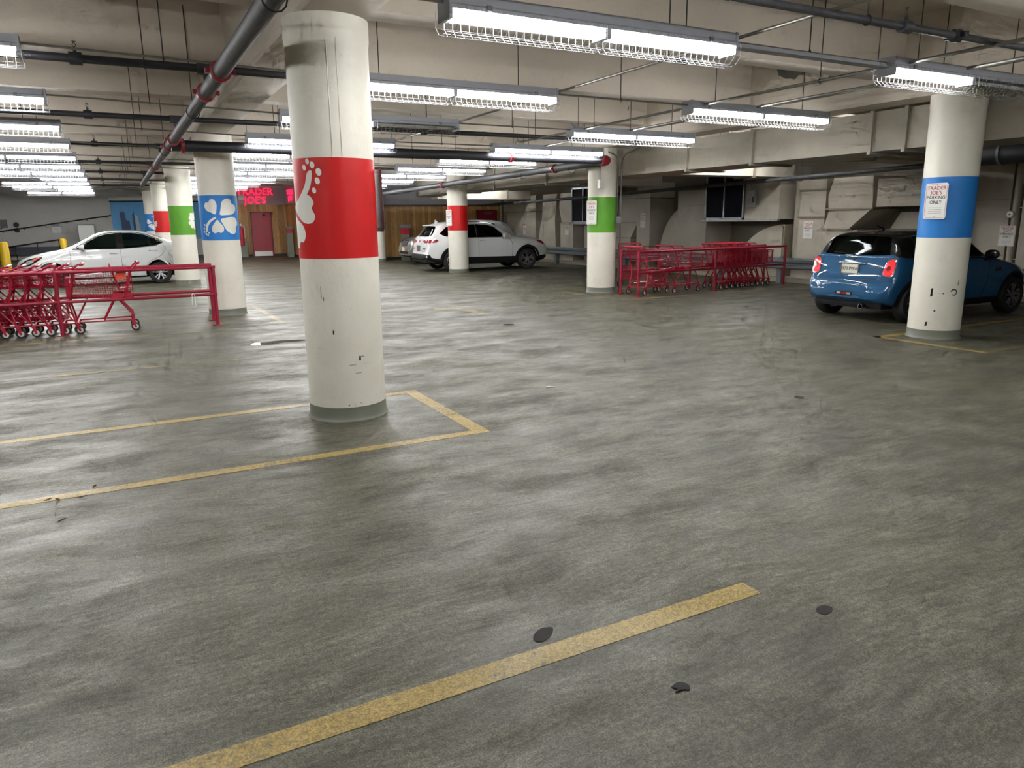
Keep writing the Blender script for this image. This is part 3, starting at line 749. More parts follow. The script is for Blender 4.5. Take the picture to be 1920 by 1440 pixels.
duct('air_duct', 'flat cream duct pillar left of the parking sign, above the loose carts', [
    ('duct_section', bx(FX+.1, (XW-.012), 19.85, 20.9, 1.5, 2.45)), ('duct_section', pr([(19.85, 1.5), (20.9, 1.5), (20.9, 1.0), (20.2, 1.0)], 'x', FX+.1, (XW-.012))), ('duct_section', bx(FX+.1, (XW-.012), 20.2, 20.9, 0, 1.0)), band(19.85, 20.9, 1.5, FX+.1), band(20.2, 20.9, 1.0, FX+.1)])
duct('air_duct', 'tall cream duct pillar carrying a parking sign above the loose carts', [
    ('duct_section', bx(FX, (XW-.012), 19.08, 19.75, 0, 2.25)), ('duct_section', bx(FX, (XW-.012), 19.08, 19.75, 2.28, 2.75)), band(19.08, 19.75, 2.265), band(19.08, 19.75, .75)])
duct('air_duct', 'short horizontal cream duct under the big duct beside the green-banded column', [('duct_section', bx(13.3, FX+.3, 19.2, 19.8, 2.62, 2.95)), ('duct_section', bx(13.3, FX+.3, 18.9, 19.2, 2.62, 2.95))])
duct('air_duct', 'rounded dark-stained duct elbow between two pillars above the loose carts', [('elbow', pr(quarter(17.72, 18.95, .0, 1.95), 'x', FX+.25, (XW-.012)))])
duct('air_duct', 'broad cream duct pillar left of the fan opening', [
    ('duct_section', pr([(16.55, 0), (17.6, 0), (17.6, 1.55), (17.75, 1.75), (17.75, 2.42), (16.42, 2.42), (16.5, 1.4)], 'x', FX, (XW-.012))), ('seam', bx(FX-.004, FX, 16.6, 17.6, 1.98, 1.99))])
duct('air_duct', 'arched duct elbow below the fan housing beside the nested carts', [('elbow', pr([(13.72+(15.35-13.72)*cos(pi/2*i/12), 1.42*sin(pi/2*i/12)) for i in range(13)]+[(13.72, 0)], 'x', FX+.05, (XW-.012))), ('flange', bx(FX-.0, (XW-.012), 13.6, 13.76, 1.39, 1.43)), ('flange', bx(FX+.0, (XW-.012), 13.6, 13.64, 0, 1.4))])
duct('air_duct', 'tall cream duct pillar carrying a parking sign left of the hatchback', [
    ('duct_section', bx(FX, (XW-.012), 12.42, 13.18, 0, 1.60)), ('duct_section', bx(FX, (XW-.012), 12.42, 13.18, 1.62, 2.25)), ('duct_section', bx(FX, (XW-.012), 12.42, 13.15, 2.27, 2.5)), band(12.42, 13.15, 1.61), band(12.42, 13.15, 2.26),
    ('duct_section', bx(FX+.25, (XW-.012), 13.2, 13.55, 0, 2.5))])
duct('air_duct', 'offset cream duct with slanted middle above the hatchback roof', [
    ('duct_section', pr([(11.08, 1.8), (12.25, 1.8), (12.28, 2.1), (12.15, 2.5), (11.1, 2.5)], 'x', FX-.1, (XW-.012))), ('duct_section', pr([(11.1, 1.78), (12.22, 1.78), (12.36, 1.33), (11.65, 1.33)], 'x', FX-.1, (XW-.012))),
    ('duct_section', bx(FX-.1, (XW-.012), 11.4, 12.36, 0, 1.31)), band(11.08, 12.28, 1.79, FX-.1), band(11.6, 12.33, 1.32, FX-.1)])
duct('air_duct', 'wide cream box duct high up left of the blue-banded column', [('duct_section', bx(FX-.15, (XW-.012), 9.3, 10.95, 1.82, 2.42)), ('seam', bx(FX-.155, FX-.15, 9.3, 10.95, 2.2, 2.21))])
duct('air_duct', 'grey sloped duct hood behind the hatchback roof', [('hood', pr([(9.2, 0), (11.0, 0), (11.0, 1.3), (10.75, 1.7), (9.2, 1.7)], 'x', FX+.45, (XW-.012)))])
duct('air_duct', 'flat cream wall panel duct right of the blue-banded column', [('duct_section', bx(15.75, (XW-.012), 8.5, 9.6, 0, 2.6)), ('seam', bx(15.745, 15.75, 8.5, 9.6, 1.9, 1.91)), ('seam', bx(15.745, 15.75, 8.5, 9.6, .8, .81))])
duct('air_duct', 'cream duct pillar at the right edge of the picture', [('duct_section', bx(15.2, (XW-.012), 7.2, 7.98, 0, 2.75))])
# far pillars behind the SUV
duct('air_duct', 'farthest cream duct pillar beside the yellow-lit corner', [('duct_section', bx(FX, (XW-.012), 26.4, 28.9, 0, 1.95)), ('duct_section', bx(FX, (XW-.012), 26.4, 28.9, 1.97, 2.6)), band(26.4, 28.9, 1.96)])
duct('air_duct', 'arched duct elbow behind the SUV windscreen', [('elbow', pr(quarter(25.93, 26.37, 0, 1.75), 'x', FX+.1, (XW-.012)))])
duct('air_duct', 'waisted cream duct pillar behind the SUV bonnet', [('duct_section', pr([(24.8, 0), (25.75, 0), (25.75, 1.4), (25.9, 1.7), (25.8, 2.6), (24.75, 2.6), (24.9, 1.6)], 'x', FX, (XW-.012)))])
duct('air_duct', 'cream duct pillar with sign beside the smaller louvred opening', [('duct_section', bx(FX, (XW-.012), 23.6, 24.5, 0, 1.5)), ('duct_section', pr([(23.65, 1.52), (24.4, 1.52), (24.6, 2.1), (24.5, 2.6), (23.75, 2.6)], 'x', FX, (XW-.012))), band(23.6, 24.4, 1.51)])
duct('air_duct', 'low cream duct box between the louvred opening and the green-banded column', [('duct_section', bx(FX+.3, (XW-.012), 22.6, 23.3, 0, 1.4)), ('duct_section', bx(FX+.4, (XW-.012), 21.1, 21.9, 0, 1.5))])
def louver(label, y0, y1, z0, z1, boxy0, n):
    t = thing('fan_housing', label, 'fan housing', (0, 0, 0))
    boxobj('housing_box', (FX-.1, (XW-.012), boxy0, y1, z0, z1), M['duct'], t)
    w = thing('x', None, None) if False else None
    mid = (y0+y1)/2; X = FX-.1
    bm = bmesh.new()
    for a, b, c, d in ((y0, y1, z0, z0+.06), (y0, y1, z1-.05, z1), (y0, y0+.05, z0, z1), (y1-.05, y1, z0, z1), (mid-.02, mid+.02, z0, z1)): box(bm, X-.05, X-.001, a, b, c, d)
    box(bm, X-.09, X, boxy0-.05 if boxy0 > y0-1.5 else y0-.3, y1+.1, z0-.05, z0)
    obj('opening_frame', bm, M['galv'], t)
    for a, b in ((y0+.05, mid-.02), (mid+.02, y1-.05)):
        bm = bmesh.new(); box(bm, X-.012, X-.002, a, b, z0+.06, z1-.05); k = int((z1-z0)/.06)
        for i in range(k): box(bm, X-.02, X-.011, a+.01, b-.01, z0+.08+i*.06, z0+.084+i*.06)
        obj('mesh_screen', bm, M['navy'], t)
    return t
louver('cream fan housing with a large dark two-panel opening above the nested carts', 14.93, 16.42, 1.57, 2.9, 13.75, 1)
louver('smaller dark two-panel louvred opening left of the green-banded column', 22.0, 23.5, 1.5, 2.75, 21.9, 1)
t = thing('disconnect_switch', 'grey electrical switch box beside the large dark opening', 'electrical box', (15.0, 14.55, 1.9))
bm = bmesh.new(); box(bm, -.08, .0, -.13, .13, -.02, .42, .01); obj('box_body', bm, M['grey'], t)
bm = bmesh.new(); box(bm, -.11, -.08, -.10, -.07, .1, .25); obj('lever', bm, M['blackmetal'], t)
bm = bmesh.new(); tube(bm, [(-.03, .05, .42), (-.03, .05, .95)], .016, 8); tube(bm, [(-.03, -.03, .42), (-.03, -.03, .95)], .012, 8); obj('conduit_drop', bm, M['galv'], t)
duct('ceiling_duct', 'cream duct branch crossing to the wall above the large dark opening, brightly lit', [('duct_section', bx(11.1, 13.9, 13.5, 14.1, 2.6, 2.9)), ('duct_section', bx(13.9, FX+.1, 13.5, 14.1, 2.6, 2.9)), ('flange', bx(13.87, 13.93, 13.46, 14.14, 2.56, 2.94))])
duct('ceiling_duct', 'cream duct branch crossing to the wall beyond the SUV, brightly lit', [('duct_section', bx(11.1, 15.18, 26.8, 27.4, 2.45, 2.78)), ('flange', bx(14.1, 14.16, 26.77, 27.43, 2.42, 2.81))])
duct('ceiling_duct', 'cream duct transition crossing under the ceiling above the hatchback', [('duct_section', bx(11.1, 15.2, 9.6, 10.3, 2.68, 2.92)), ('flange', bx(13.0, 13.05, 9.57, 10.33, 2.65, 2.95))])
pipe('long_pipe', 'dark grey pipe running along the duct wall above the signs', [(14.5, 3, 2.72), (14.5, 11, 2.56), (14.5, 22, 2.36), (14.5, 30, 2.28)], .05, 'greypipe', rods=[(14.5, y, 2.5) for y in (8.9, 12.6, 19.6)], n=12, rround=.5)
t = thing('round_duct', 'dark round duct above the wall right of the blue-banded column', 'duct', (14.6, 5.0, 2.72))
bm = bmesh.new(); tube(bm, [(0, 0, 0), (0, 4.0, 0)], .2, 20); obj('duct_section', bm, M['darkpipe'], t, True, 50)
bm = bmesh.new()
for y in (.6, 1.9, 3.1): tube(bm, [(0, y, 0), (0, y+.05, 0)], .215, 20)
obj('strap', bm, M['grey'], t, True, 50)
t = thing('wall_mounted_bell', 'round white alarm bell on the wall post right of the hatchback', 'alarm bell', (15.6, 8.38, 1.62))
bm = bmesh.new(); lathe(bm, [(.01, -.06), (.06, -.055), (.07, -.03), (.07, 0)], (0, 0, 0), 'x', 20); obj('bell', bm, M['signwhite'], t, True, 40)
bm = bmesh.new(); lathe(bm, [(.005, -.066), (.014, -.064), (.014, -.055)], (0, 0, 0), 'x', 10); obj('button', bm, M['blackmetal'], t)
t = thing('vertical_pipe', 'pale vertical pipe on the wall right of the hatchback', 'pipe', (15.72, 8.36, 0))
bm = bmesh.new(); tube(bm, [(0, 0, 0), (0, 0, 3.0)], .07, 14); obj('tube', bm, M['duct'], t, True, 50)
bm = bmesh.new()
for z in (.75, 1.25, 1.75, 2.2): box(bm, -.02, .1, -.22, -.05, z-.01, z+.01)
tube(bm, [(.05, -.24, 0), (.05, -.24, 3.0)], .03, 8); obj('bracket', bm, M['duct'], t)
# curb + guardrail
struct('curb', (14.95, XW, -6, 30.5, 0, .11), M['wall'])
t = thing('guardrail', 'grey steel guardrail running along the duct wall', 'guardrail', (14.62, 0, 0))
prof = [(0, .36), (-.05, .39), (-.05, .44), (0, .475), (0, .50), (-.05, .535), (-.05, .60), (0, .64), (.012, .64), (-.038, .60), (-.038, .54), (.012, .50), (.012, .475), (-.038, .44), (-.038, .395), (.012, .36)]
bm = bmesh.new(); prism(bm, prof, 'y', -5, 29.8); obj('rail_beam', bm, M['guardrail'], t)
for i in range(16):
    y = -4+2.15*i; bm = bmesh.new(); box(bm, .014, .15, y-.07, y+.07, 0, .60); obj('post', bm, M['guardrail'], t)

# ---------------------------------------------------------------- far left: mural, signs, handrail, bollards
t = thing('skyline_mural', 'blue skyline mural with towers on the far left wall', 'mural', (0, 43.45, 0))
boxobj('panel', (0.02, 4.4, -.03, .05, .85, 2.78), M['mural_sky'], t)
boxobj('top_rail', (-.02, 4.44, -.05, .05, 2.78, 2.83), M['navy'], t)
boxobj('header', (-.02, 4.44, -.03, .05, 2.83, 3.0), M['signwhite'], t)
def tw(nm, mat, polys):
    bm = bmesh.new()
    for pl in polys: prism(bm, pl, 'y', -.04, -.03)
    obj(nm, bm, M[mat], t)
tw('painted_tower', 'mural_dark', [[(.42, .85), (.42, 1.6), (.40, 2.25), (.52, 2.28), (.62, 2.22), (.66, 1.85), (.80, 1.83), (.86, .85)], [(.46, 2.25), (.47, 2.55), (.475, 2.25)], [(.54, 2.25), (.55, 2.45), (.555, 2.25)]])
tw('painted_tower', 'mural_dark', [[(.98, .85), (.96, 2.15), (1.05, 2.2), (1.10, 1.2), (1.10, .85)], [(1.03, 2.18), (1.04, 2.45), (1.05, 2.18)]])
tw('painted_tower', 'mural_pale', [[(1.10, .85), (1.06, 2.15), (1.20, 2.08), (1.34, .85)]])
tw('painted_tower', 'mural_brown', [[(1.5, .85), (1.5, 1.42), (1.62, 1.50), (1.8, 1.58), (1.95, 1.45), (2.0, .85)]])
tw('painted_tower', 'mural_brown', [[(2.6, .85), (2.6, 1.35), (3.0, 1.35), (3.0, 1.2), (3.5, 1.2), (3.5, .85)], [(3.7, .85), (3.7, 1.6), (3.95, 1.6), (3.95, .85)]])
t = thing('sloping_handrail', 'dark handrail sloping up the far grey wall', 'handrail', (0, 43.4, 0))
bm = bmesh.new(); tube(bm, [(-6.0, 0, 1.19), (0.0, 0, 2.1)], .03, 8); obj('rail_bar', bm, M['blackmetal'], t, True)
bm = bmesh.new()
for i in range(7): x = -5.6+.9*i; tube(bm, [(x, 0, 1.19+(x+6)*.152), (x, .1, 1.1+(x+6)*.152)], .015, 6)
obj('bracket', bm, M['blackmetal'], t)
t = thing('sloping_handrail', 'lower dark rail rising behind the white sedan', 'handrail', (0, 42.6, 0))
bm = bmesh.new(); tube(bm, [(-4.6, 0, .62), (-2.1, 0, .98)], .035, 8); obj('rail_bar', bm, M['blackmetal'], t, True)
bm = bmesh.new()
for x in (-4.2, -3.3, -2.4): tube(bm, [(x, 0, 0), (x, 0, .62+(x+4.6)*.144)], .02, 6)
obj('post', bm, M['blackmetal'], t)
t = thing('guardrail', 'dark guardrail along the foot of the far grey wall', 'guardrail', (0, 42.9, 0))
bm = bmesh.new(); box(bm, -11, -1.2, 0, .1, .25, .62); obj('rail_beam', bm, plain('dark_rail', hexc('2e3340'), .5), t)
bm = bmesh.new()
for i in range(6): box(bm, -10.5+1.8*i, -10.35+1.8*i, .02, .1, 0, .3)
obj('post', bm, M['blackmetal'], t)
t = thing('notice_board', 'small notice with two panels on the far grey wall', 'notice', (-2.5, 43.47, 1.5))
boxobj('panel', (-.16, .18, -.02, .02, .08, .22), M['housing'], t); boxobj('panel', (-.16, .2, -.02, .02, -.24, .05), M['signwhite'], t)
bm = bmesh.new(); text_bm(bm, 'NOTICE', .06, (0, -.022, -.04), (1, 0, 0), (0, 0, 1)); obj('lettering', bm, M['signblack'], t)
t = thing('white_screen', 'white panel screen standing by the far grey wall', 'screen', (-1.15, 42.2, 0))
bm = bmesh.new(); box(bm, -.34, .34, -.03, .0, .9, 1.62); obj('panel', bm, M['signwhite'], t)
bm = bmesh.new()
for b in ((-.37, -.34, -.04, .01, 0, 1.65), (.34, .37, -.04, .01, 0, 1.65), (-.37, .37, -.04, .01, 1.62, 1.66)): box(bm, *b)
obj('frame', bm, M['grey'], t)
t = thing('electric_meter', 'grey electrical box with wires on the far left wall', 'electrical box', (-4.6, 43.45, 1.72))
boxobj('box_body', (-.16, .12, -.15, .04, -.18, .2), M['grey'], t)
bm = bmesh.new(); tube(bm, [(-.16, -.05, -.05), (-.5, -.05, .15)], .02, 6); tube(bm, [(-.1, -.05, -.18), (-.5, -.05, -.42)], .02, 6); obj('conduit_drop', bm, M['blackmetal'], t)
for z, lb in ((1.68, 'upper of two small dark round wall vents'), (1.42, 'lower of two small dark round wall vents')):
    bm = bmesh.new(); lathe(bm, [(.02, -.06), (.11, -.05), (.12, 0)], (0, 0, 0), 'y', 16); o = obj('round_vent', bm, M['blackmetal'], None, True, 40); o.location = (-4.12, 43.46, z); tag(o, lb+' on the far left wall', 'vent', 'round wall vents')
def bollard(x, y, h, r, label):
    t = thing('bollard', label, 'bollard', (x, y, 0), group='yellow bollards')
    bm = bmesh.new(); lathe(bm, [(r, 0), (r, h-.08), (r*.8, h-.02), (r*.3, h)], n=20); obj('post', bm, M['yellow'], t, True, 40)
    bm = bmesh.new(); lathe(bm, [(r+.02, 0), (r+.02, .05)], n=20); obj('base_ring', bm, M['grime'], t, True, 40)
bollard(-3.02, 27.5, 1.15, .13, 'yellow bollard cut by the left edge of the picture')
bollard(-1.95, 37.5, 1.08, .13, 'small yellow bollard rising behind the sedan windscreen')
# store front items
def neon(lines, loc, xd, size, label):
    t = thing('neon_sign', label, 'sign', loc, group='red lit store signs')
    bm = bmesh.new()
    for s, z in lines: text_bm(bm, s, size, (0, 0, z), xd, (0, 0, 1), .06)
    obj('lit_lettering', bm, M['neon'], t)
neon([("TRADER", .2), ("JOE'S", -.2)], (6.3, 38.38, 2.92), (1, 0, 0), .46, 'red lit store sign above the left red door')
neon([("TRADER", .12), ("JOE'S", -.16)], (7.6, 36.6, 2.92), (0, -1, 0), .32, 'smaller red lit sign on the bulkhead left of the near column')
bm = bmesh.new(); box(bm, -.14, .14, -.12, 0, -.12, .12, .02); o = obj('emergency_light', bm, M['signwhite']); o.location = (5.65, 38.44, 2.86); tag(o, 'white box lamp beside the red store sign', 'light')
t = thing('fire_extinguisher', 'red fire extinguisher stand left of the red door', 'fire extinguisher', (5.5, 38.2, 0))
bm = bmesh.new(); lathe(bm, [(.02, .55), (.09, .58), (.1, .65), (.1, 1.3), (.05, 1.42), (.03, 1.5)], n=16); obj('cylinder', bm, M['signred'], t, True, 40)
bm = bmesh.new(); lathe(bm, [(.05, 1.5), (.07, 1.55), (.03, 1.62)], n=10); tube(bm, round_path([(.04, 0, 1.52), (.16, 0, 1.45), (.14, 0, .9)], .08), .018, 6); obj('hose', bm, M['string'], t, True)
boxobj('stand', (-.12, .25, .12, .2, 0, .75), M['collar'], t)
t = thing('ticket_post', 'grey post with a red-banded top beside the plank wall', 'post', (7.5, 36.9, 0))
boxobj('post', (-.14, .14, -.12, .12, 0, 1.15), M['collar'], t); boxobj('red_band', (-.13, .13, -.11, .11, 1.15, 1.33), M['signred'], t); boxobj('cap', (-.17, .17, -.14, .14, 1.33, 1.46), M['grey'], t)
t = thing('ticket_post', 'grey post with a dark top behind the silver SUV', 'post', (10.95, 30.2, 0))
boxobj('post', (-.16, .16, -.12, .12, 0, 1.1), M['collar'], t); boxobj('red_band', (-.15, .15, -.11, .11, 1.1, 1.35), M['signred'], t); boxobj('cap', (-.24, .24, -.16, .16, 1.35, 1.5), M['grey'], t)

# ---------------------------------------------------------------- cart corrals
def corral(label, rails, loc):
    """rails: list of dict(p0,p1,posts) ; heights fixed"""
    t = thing('cart_corral', label, 'cart rail', loc, group='red pipe cart corrals')
    o = Vector(loc)
    for rl in rails:
        a = Vector(rl[0])-o; b = Vector(rl[1])-o
        for z, nm in ((.935, 'top_rail'), (.50, 'middle_rail')):
            bm = bmesh.new(); tube(bm, [a+Vector((0, 0, z)), b+Vector((0, 0, z))], .026 if nm == 'top_rail' else .024, 10); obj(nm, bm, M['rail'], t, True, 50)
        for f in rl[2]:
            p = a+(b-a)*f; bm = bmesh.new()
            tube(bm, [p, p+Vector((0, 0, .955))], .029, 10); box(bm, p.x-.08, p.x+.08, p.y-.05, p.y+.05, 0, .012)
            obj('post', bm, M['rail'], t, True, 50)
    return t
corral('red pipe cart rail at the left, ending beside the blue-banded column', [((-5.4, 12.62, 0), (1.37, 12.66, 0), (.1, .675, .995)), ((-5.4, 13.38, 0), (1.39, 13.38, 0), (.1, .55, .995))], (1.37, 12.66, 0))
corral('red pipe cart rail at the right, starting beside the green-banded column', [((9.62, 12.42, 0), (14.34, 12.76, 0), (.004, .49, .996)), ((9.74, 13.2, 0), (14.36, 13.42, 0), (.004, .45, .996))], (9.62, 12.42, 0))
bm = bmesh.new(); tube(bm, round_path([(0, 0, .02), (.02, 0, .06), (-.02, -.06, .05), (-.03, -.06, -.3), (.03, -.05, -.32), (.03, -.05, .04)], .03), .007, 6); o = obj('strap_loop', bm, M['string'], None, True); o.location = (1.0, 12.62, .50); o.scale = (.8, .8, .6); tag(o, 'white strap hanging from the left cart rail near its end', 'strap')

def cart_proto(kind):
    t = thing('shopping_cart', '', 'shopping cart')
    bm = bmesh.new()
    # chassis
    for s in (-1, 1):
        tube(bm, [(-.40, s*.255, .17), (.40, s*.17, .17)], .013, 6)
        if kind == 'full':
            tube(bm, round_path([(-.36, s*.255, .17), (-.40, s*.255, .24), (-.20, s*.25, .50), (-.30, s*.262, .54), (-.43, s*.27, .95), (-.52, s*.27, 1.03)], .05), .015, 6)
            tube(bm, [(.02, s*.21, .17), (-.16, s*.235, .50)], .012, 6)
            tube(bm, [(.40, s*.17, .17), (.22, s*.215, .50)], .012, 6)
        else:
            tube(bm, round_path([(-.36, s*.25, .17), (-.30, s*.25, .45), (-.40, s*.26, .98), (-.47, s*.26, 1.02)], .05), .015, 6)
            tube(bm, [(.36, s*.18, .17), (.0, s*.22, .72)], .013, 6)
            tube(bm, [(-.34, s*.25, .2), (.05, s*.22, .70)], .011, 6)
    for x, w in ((-.38, .25), (0, .21), (.40, .17)): tube(bm, [(x, -w, .17), (x, w, .17)], .011, 6)
    obj('frame', bm, M['cart'], t, True, 50)
    bm = bmesh.new(); tube(bm, round_path([(-.50, -.27, 1.03), (-.54, -.25, 1.035), (-.54, .25, 1.035), (-.50, .27, 1.03)], .03), .018, 8); obj('handle', bm, M['cart'], t, True, 50)
    def basket(x0, x1, w0, w1, zb0, zb1, zt0, zt1, nm):
        bm = bmesh.new(); r = .0026
        def P(u, s, v):   # u along length, v height
            x = x0+(x1-x0)*u; w = (w0+(w1-w0)*u)*(.9+.1*v)
            zb = zb0+(zb1-zb0)*u; zt = zt0+(zt1-zt0)*u
            return (x-(.05*(1-v) if False else 0), s*w, zb+(zt-zb)*v)
        nv = max(10, int((x1-x0)/.034)); nh = 7 if kind == 'full' else 5
        for s in (-1, 1):
            for i in range(nv+1): tube(bm, [P(i/nv, s, 0), P(i/nv, s, 1)], r, 3, False)
            for j in range(nh+1): tube(bm, [P(0, s, j/nh), P(1, s, j/nh)], r if 0 < j < nh else .006, 4, False)
        for i in range(0, nv+1, 2): tube(bm, [P(i/nv, -1, 0), P(i/nv, 1, 0)], r, 3, False)
        for k in range(9): tube(bm, [P(0, -1+k/4, 0), P(1, -1+k/4, 0)], r, 3, False)
        for j in range(nh+1): tube(bm, [P(1, -1, j/nh), P(1, 1, j/nh)], r if 0 < j < nh else .006, 4, False)
        for k in range(11): tube(bm, [P(1, -1+k/5, 0), P(1, -1+k/5, 1)], r, 3, False)
        for j in range(nh+1): tube(bm, [P(0, -1, j/nh), P(0, 1, j/nh)], r, 3, False)
        for k in range(11): tube(bm, [P(0, -1+k/5, 0), P(0, -1+k/5, 1)], r, 3, False)
        obj(nm, bm, M['cart'], t)
    if kind == 'full':
        basket(-.42, .47, .262, .20, .50, .56, .95, .84, 'wire_basket')
        for s in (-1, 1):
            bm = bmesh.new(); prism(bm, [(-.40, .50), (-.12, .50), (-.14, .58), (-.40, .58)], 'y', s*.245, s*.262); obj('side_plate', bm, M['cart'], t)
            bm = bmesh.new(); prism(bm, [(.43, .55), (.475, .56), (.475, .84), (.44, .84)], 'y', s*.185, s*.205); obj('corner_plate', bm, M['cart'], t)
        bm = bmesh.new()
        tube(bm, round_path([(-.24, -.2, .62), (-.13, -.2, 1.02), (-.13, .2, 1.02), (-.24, .2, .62)], .06), .011, 6)
        for k in range(8): y = -.17+.34*k/7; tube(bm, [(-.23, y, .65), (-.135, y, 1.01)], .0028, 3, False)
        prism(bm, [(-.41, .66), (-.22, .64), (-.22, .65), (-.41, .67)], 'y', -.2, .2)
        obj('child_seat', bm, M['cart'], t)
    else:
        basket(-.40, .22, .25, .2, .72, .74, .99, .93, 'wire_basket')
        basket(-.26, .40, .235, .175, .24, .26, .50, .46, 'lower_basket')
    for i, (x, y) in enumerate(((-.40, -.255), (-.40, .255), (.37, -.175), (.37, .175))):
        bm = bmesh.new(); lathe(bm, [(.040, -.014), (.060, -.014), (.064, -.008), (.064, .008), (.060, .014), (.040, .014)], (x, y, .064), 'y', 18, True); w = obj('wheel', bm, M['rubber'], t, True, 50)
        bm = bmesh.new(); lathe(bm, [(.006, -.017), (.046, -.012), (.046, .012), (.006, .017)], (x, y, .064), 'y', 16); obj('wheel_disc', bm, M['hub'], w, True, 50)
        bm = bmesh.new()
        for s in (-1, 1): prism(bm, [(x-.012, .05), (x+.014, .05), (x+.055, .17), (x+.0, .17)], 'y', y+s*.018, y+s*.022)
        lathe(bm, [(.016, -.024), (.016, .024)], (x, y, .064), 'y', 8)
        obj('caster_fork', bm, M['cart'], t)
    return t
CP = {'full': cart_proto('full'), 'two': cart_proto('two')}; cu_ = set()
def cart(kind, x, y, rz, label, group=None):
    o = CP[kind]
    if kind in cu_: o = copy_tree(o)
    cu_.add(kind); o.location = (x, y, 0); o.rotation_euler = (0, 0, rz); o['label'] = label; o['category'] = 'shopping cart'
    o['group'] = group or 'red shopping carts'
    return o
# left corral: noses to the left
ca = cart('full', -.25, 13.0, pi, 'red shopping cart at the open right end of the left corral, orange tag on it')
for i in range(8):
    cart('two', -.96-.188*i-.04, 12.98+.02*(i % 2), pi, 'red two-basket cart nested in the left corral, %s behind the open-end cart' % ORD[i+1], 'nested carts in the left corral')
bm = bmesh.new(); vs = smooth_poly([(-.07, .0), (-.03, .06), (.03, .05), (.08, .07), (.07, .0), (.08, -.06), (.0, -.05), (-.05, -.07)], 3); prism(bm, vs, 'y', 0, .015); o = obj('orange_tag', bm, M['orange']); o.location = (.02, 12.715, .86); tag(o, 'orange tag hanging on the side of the open-end cart in the left corral', 'tag')
# right corral: noses to the right
for i in range(6):
    cart('full', 12.62+.205*i, 12.98+.03*i, .05, 'red cart nested in the right corral, %s from the handle end' % ORD[i+1], 'nested carts in the right corral')
cart('full', 11.15, 12.85, .03, 'single red cart in the middle of the right corral')
cart('two', 10.3, 12.88, .12, 'small two-basket red cart inside the near end of the right corral')
cart('two', 11.3, 14.95, .9, 'two-basket red cart standing outside the right corral, by the green-banded column')

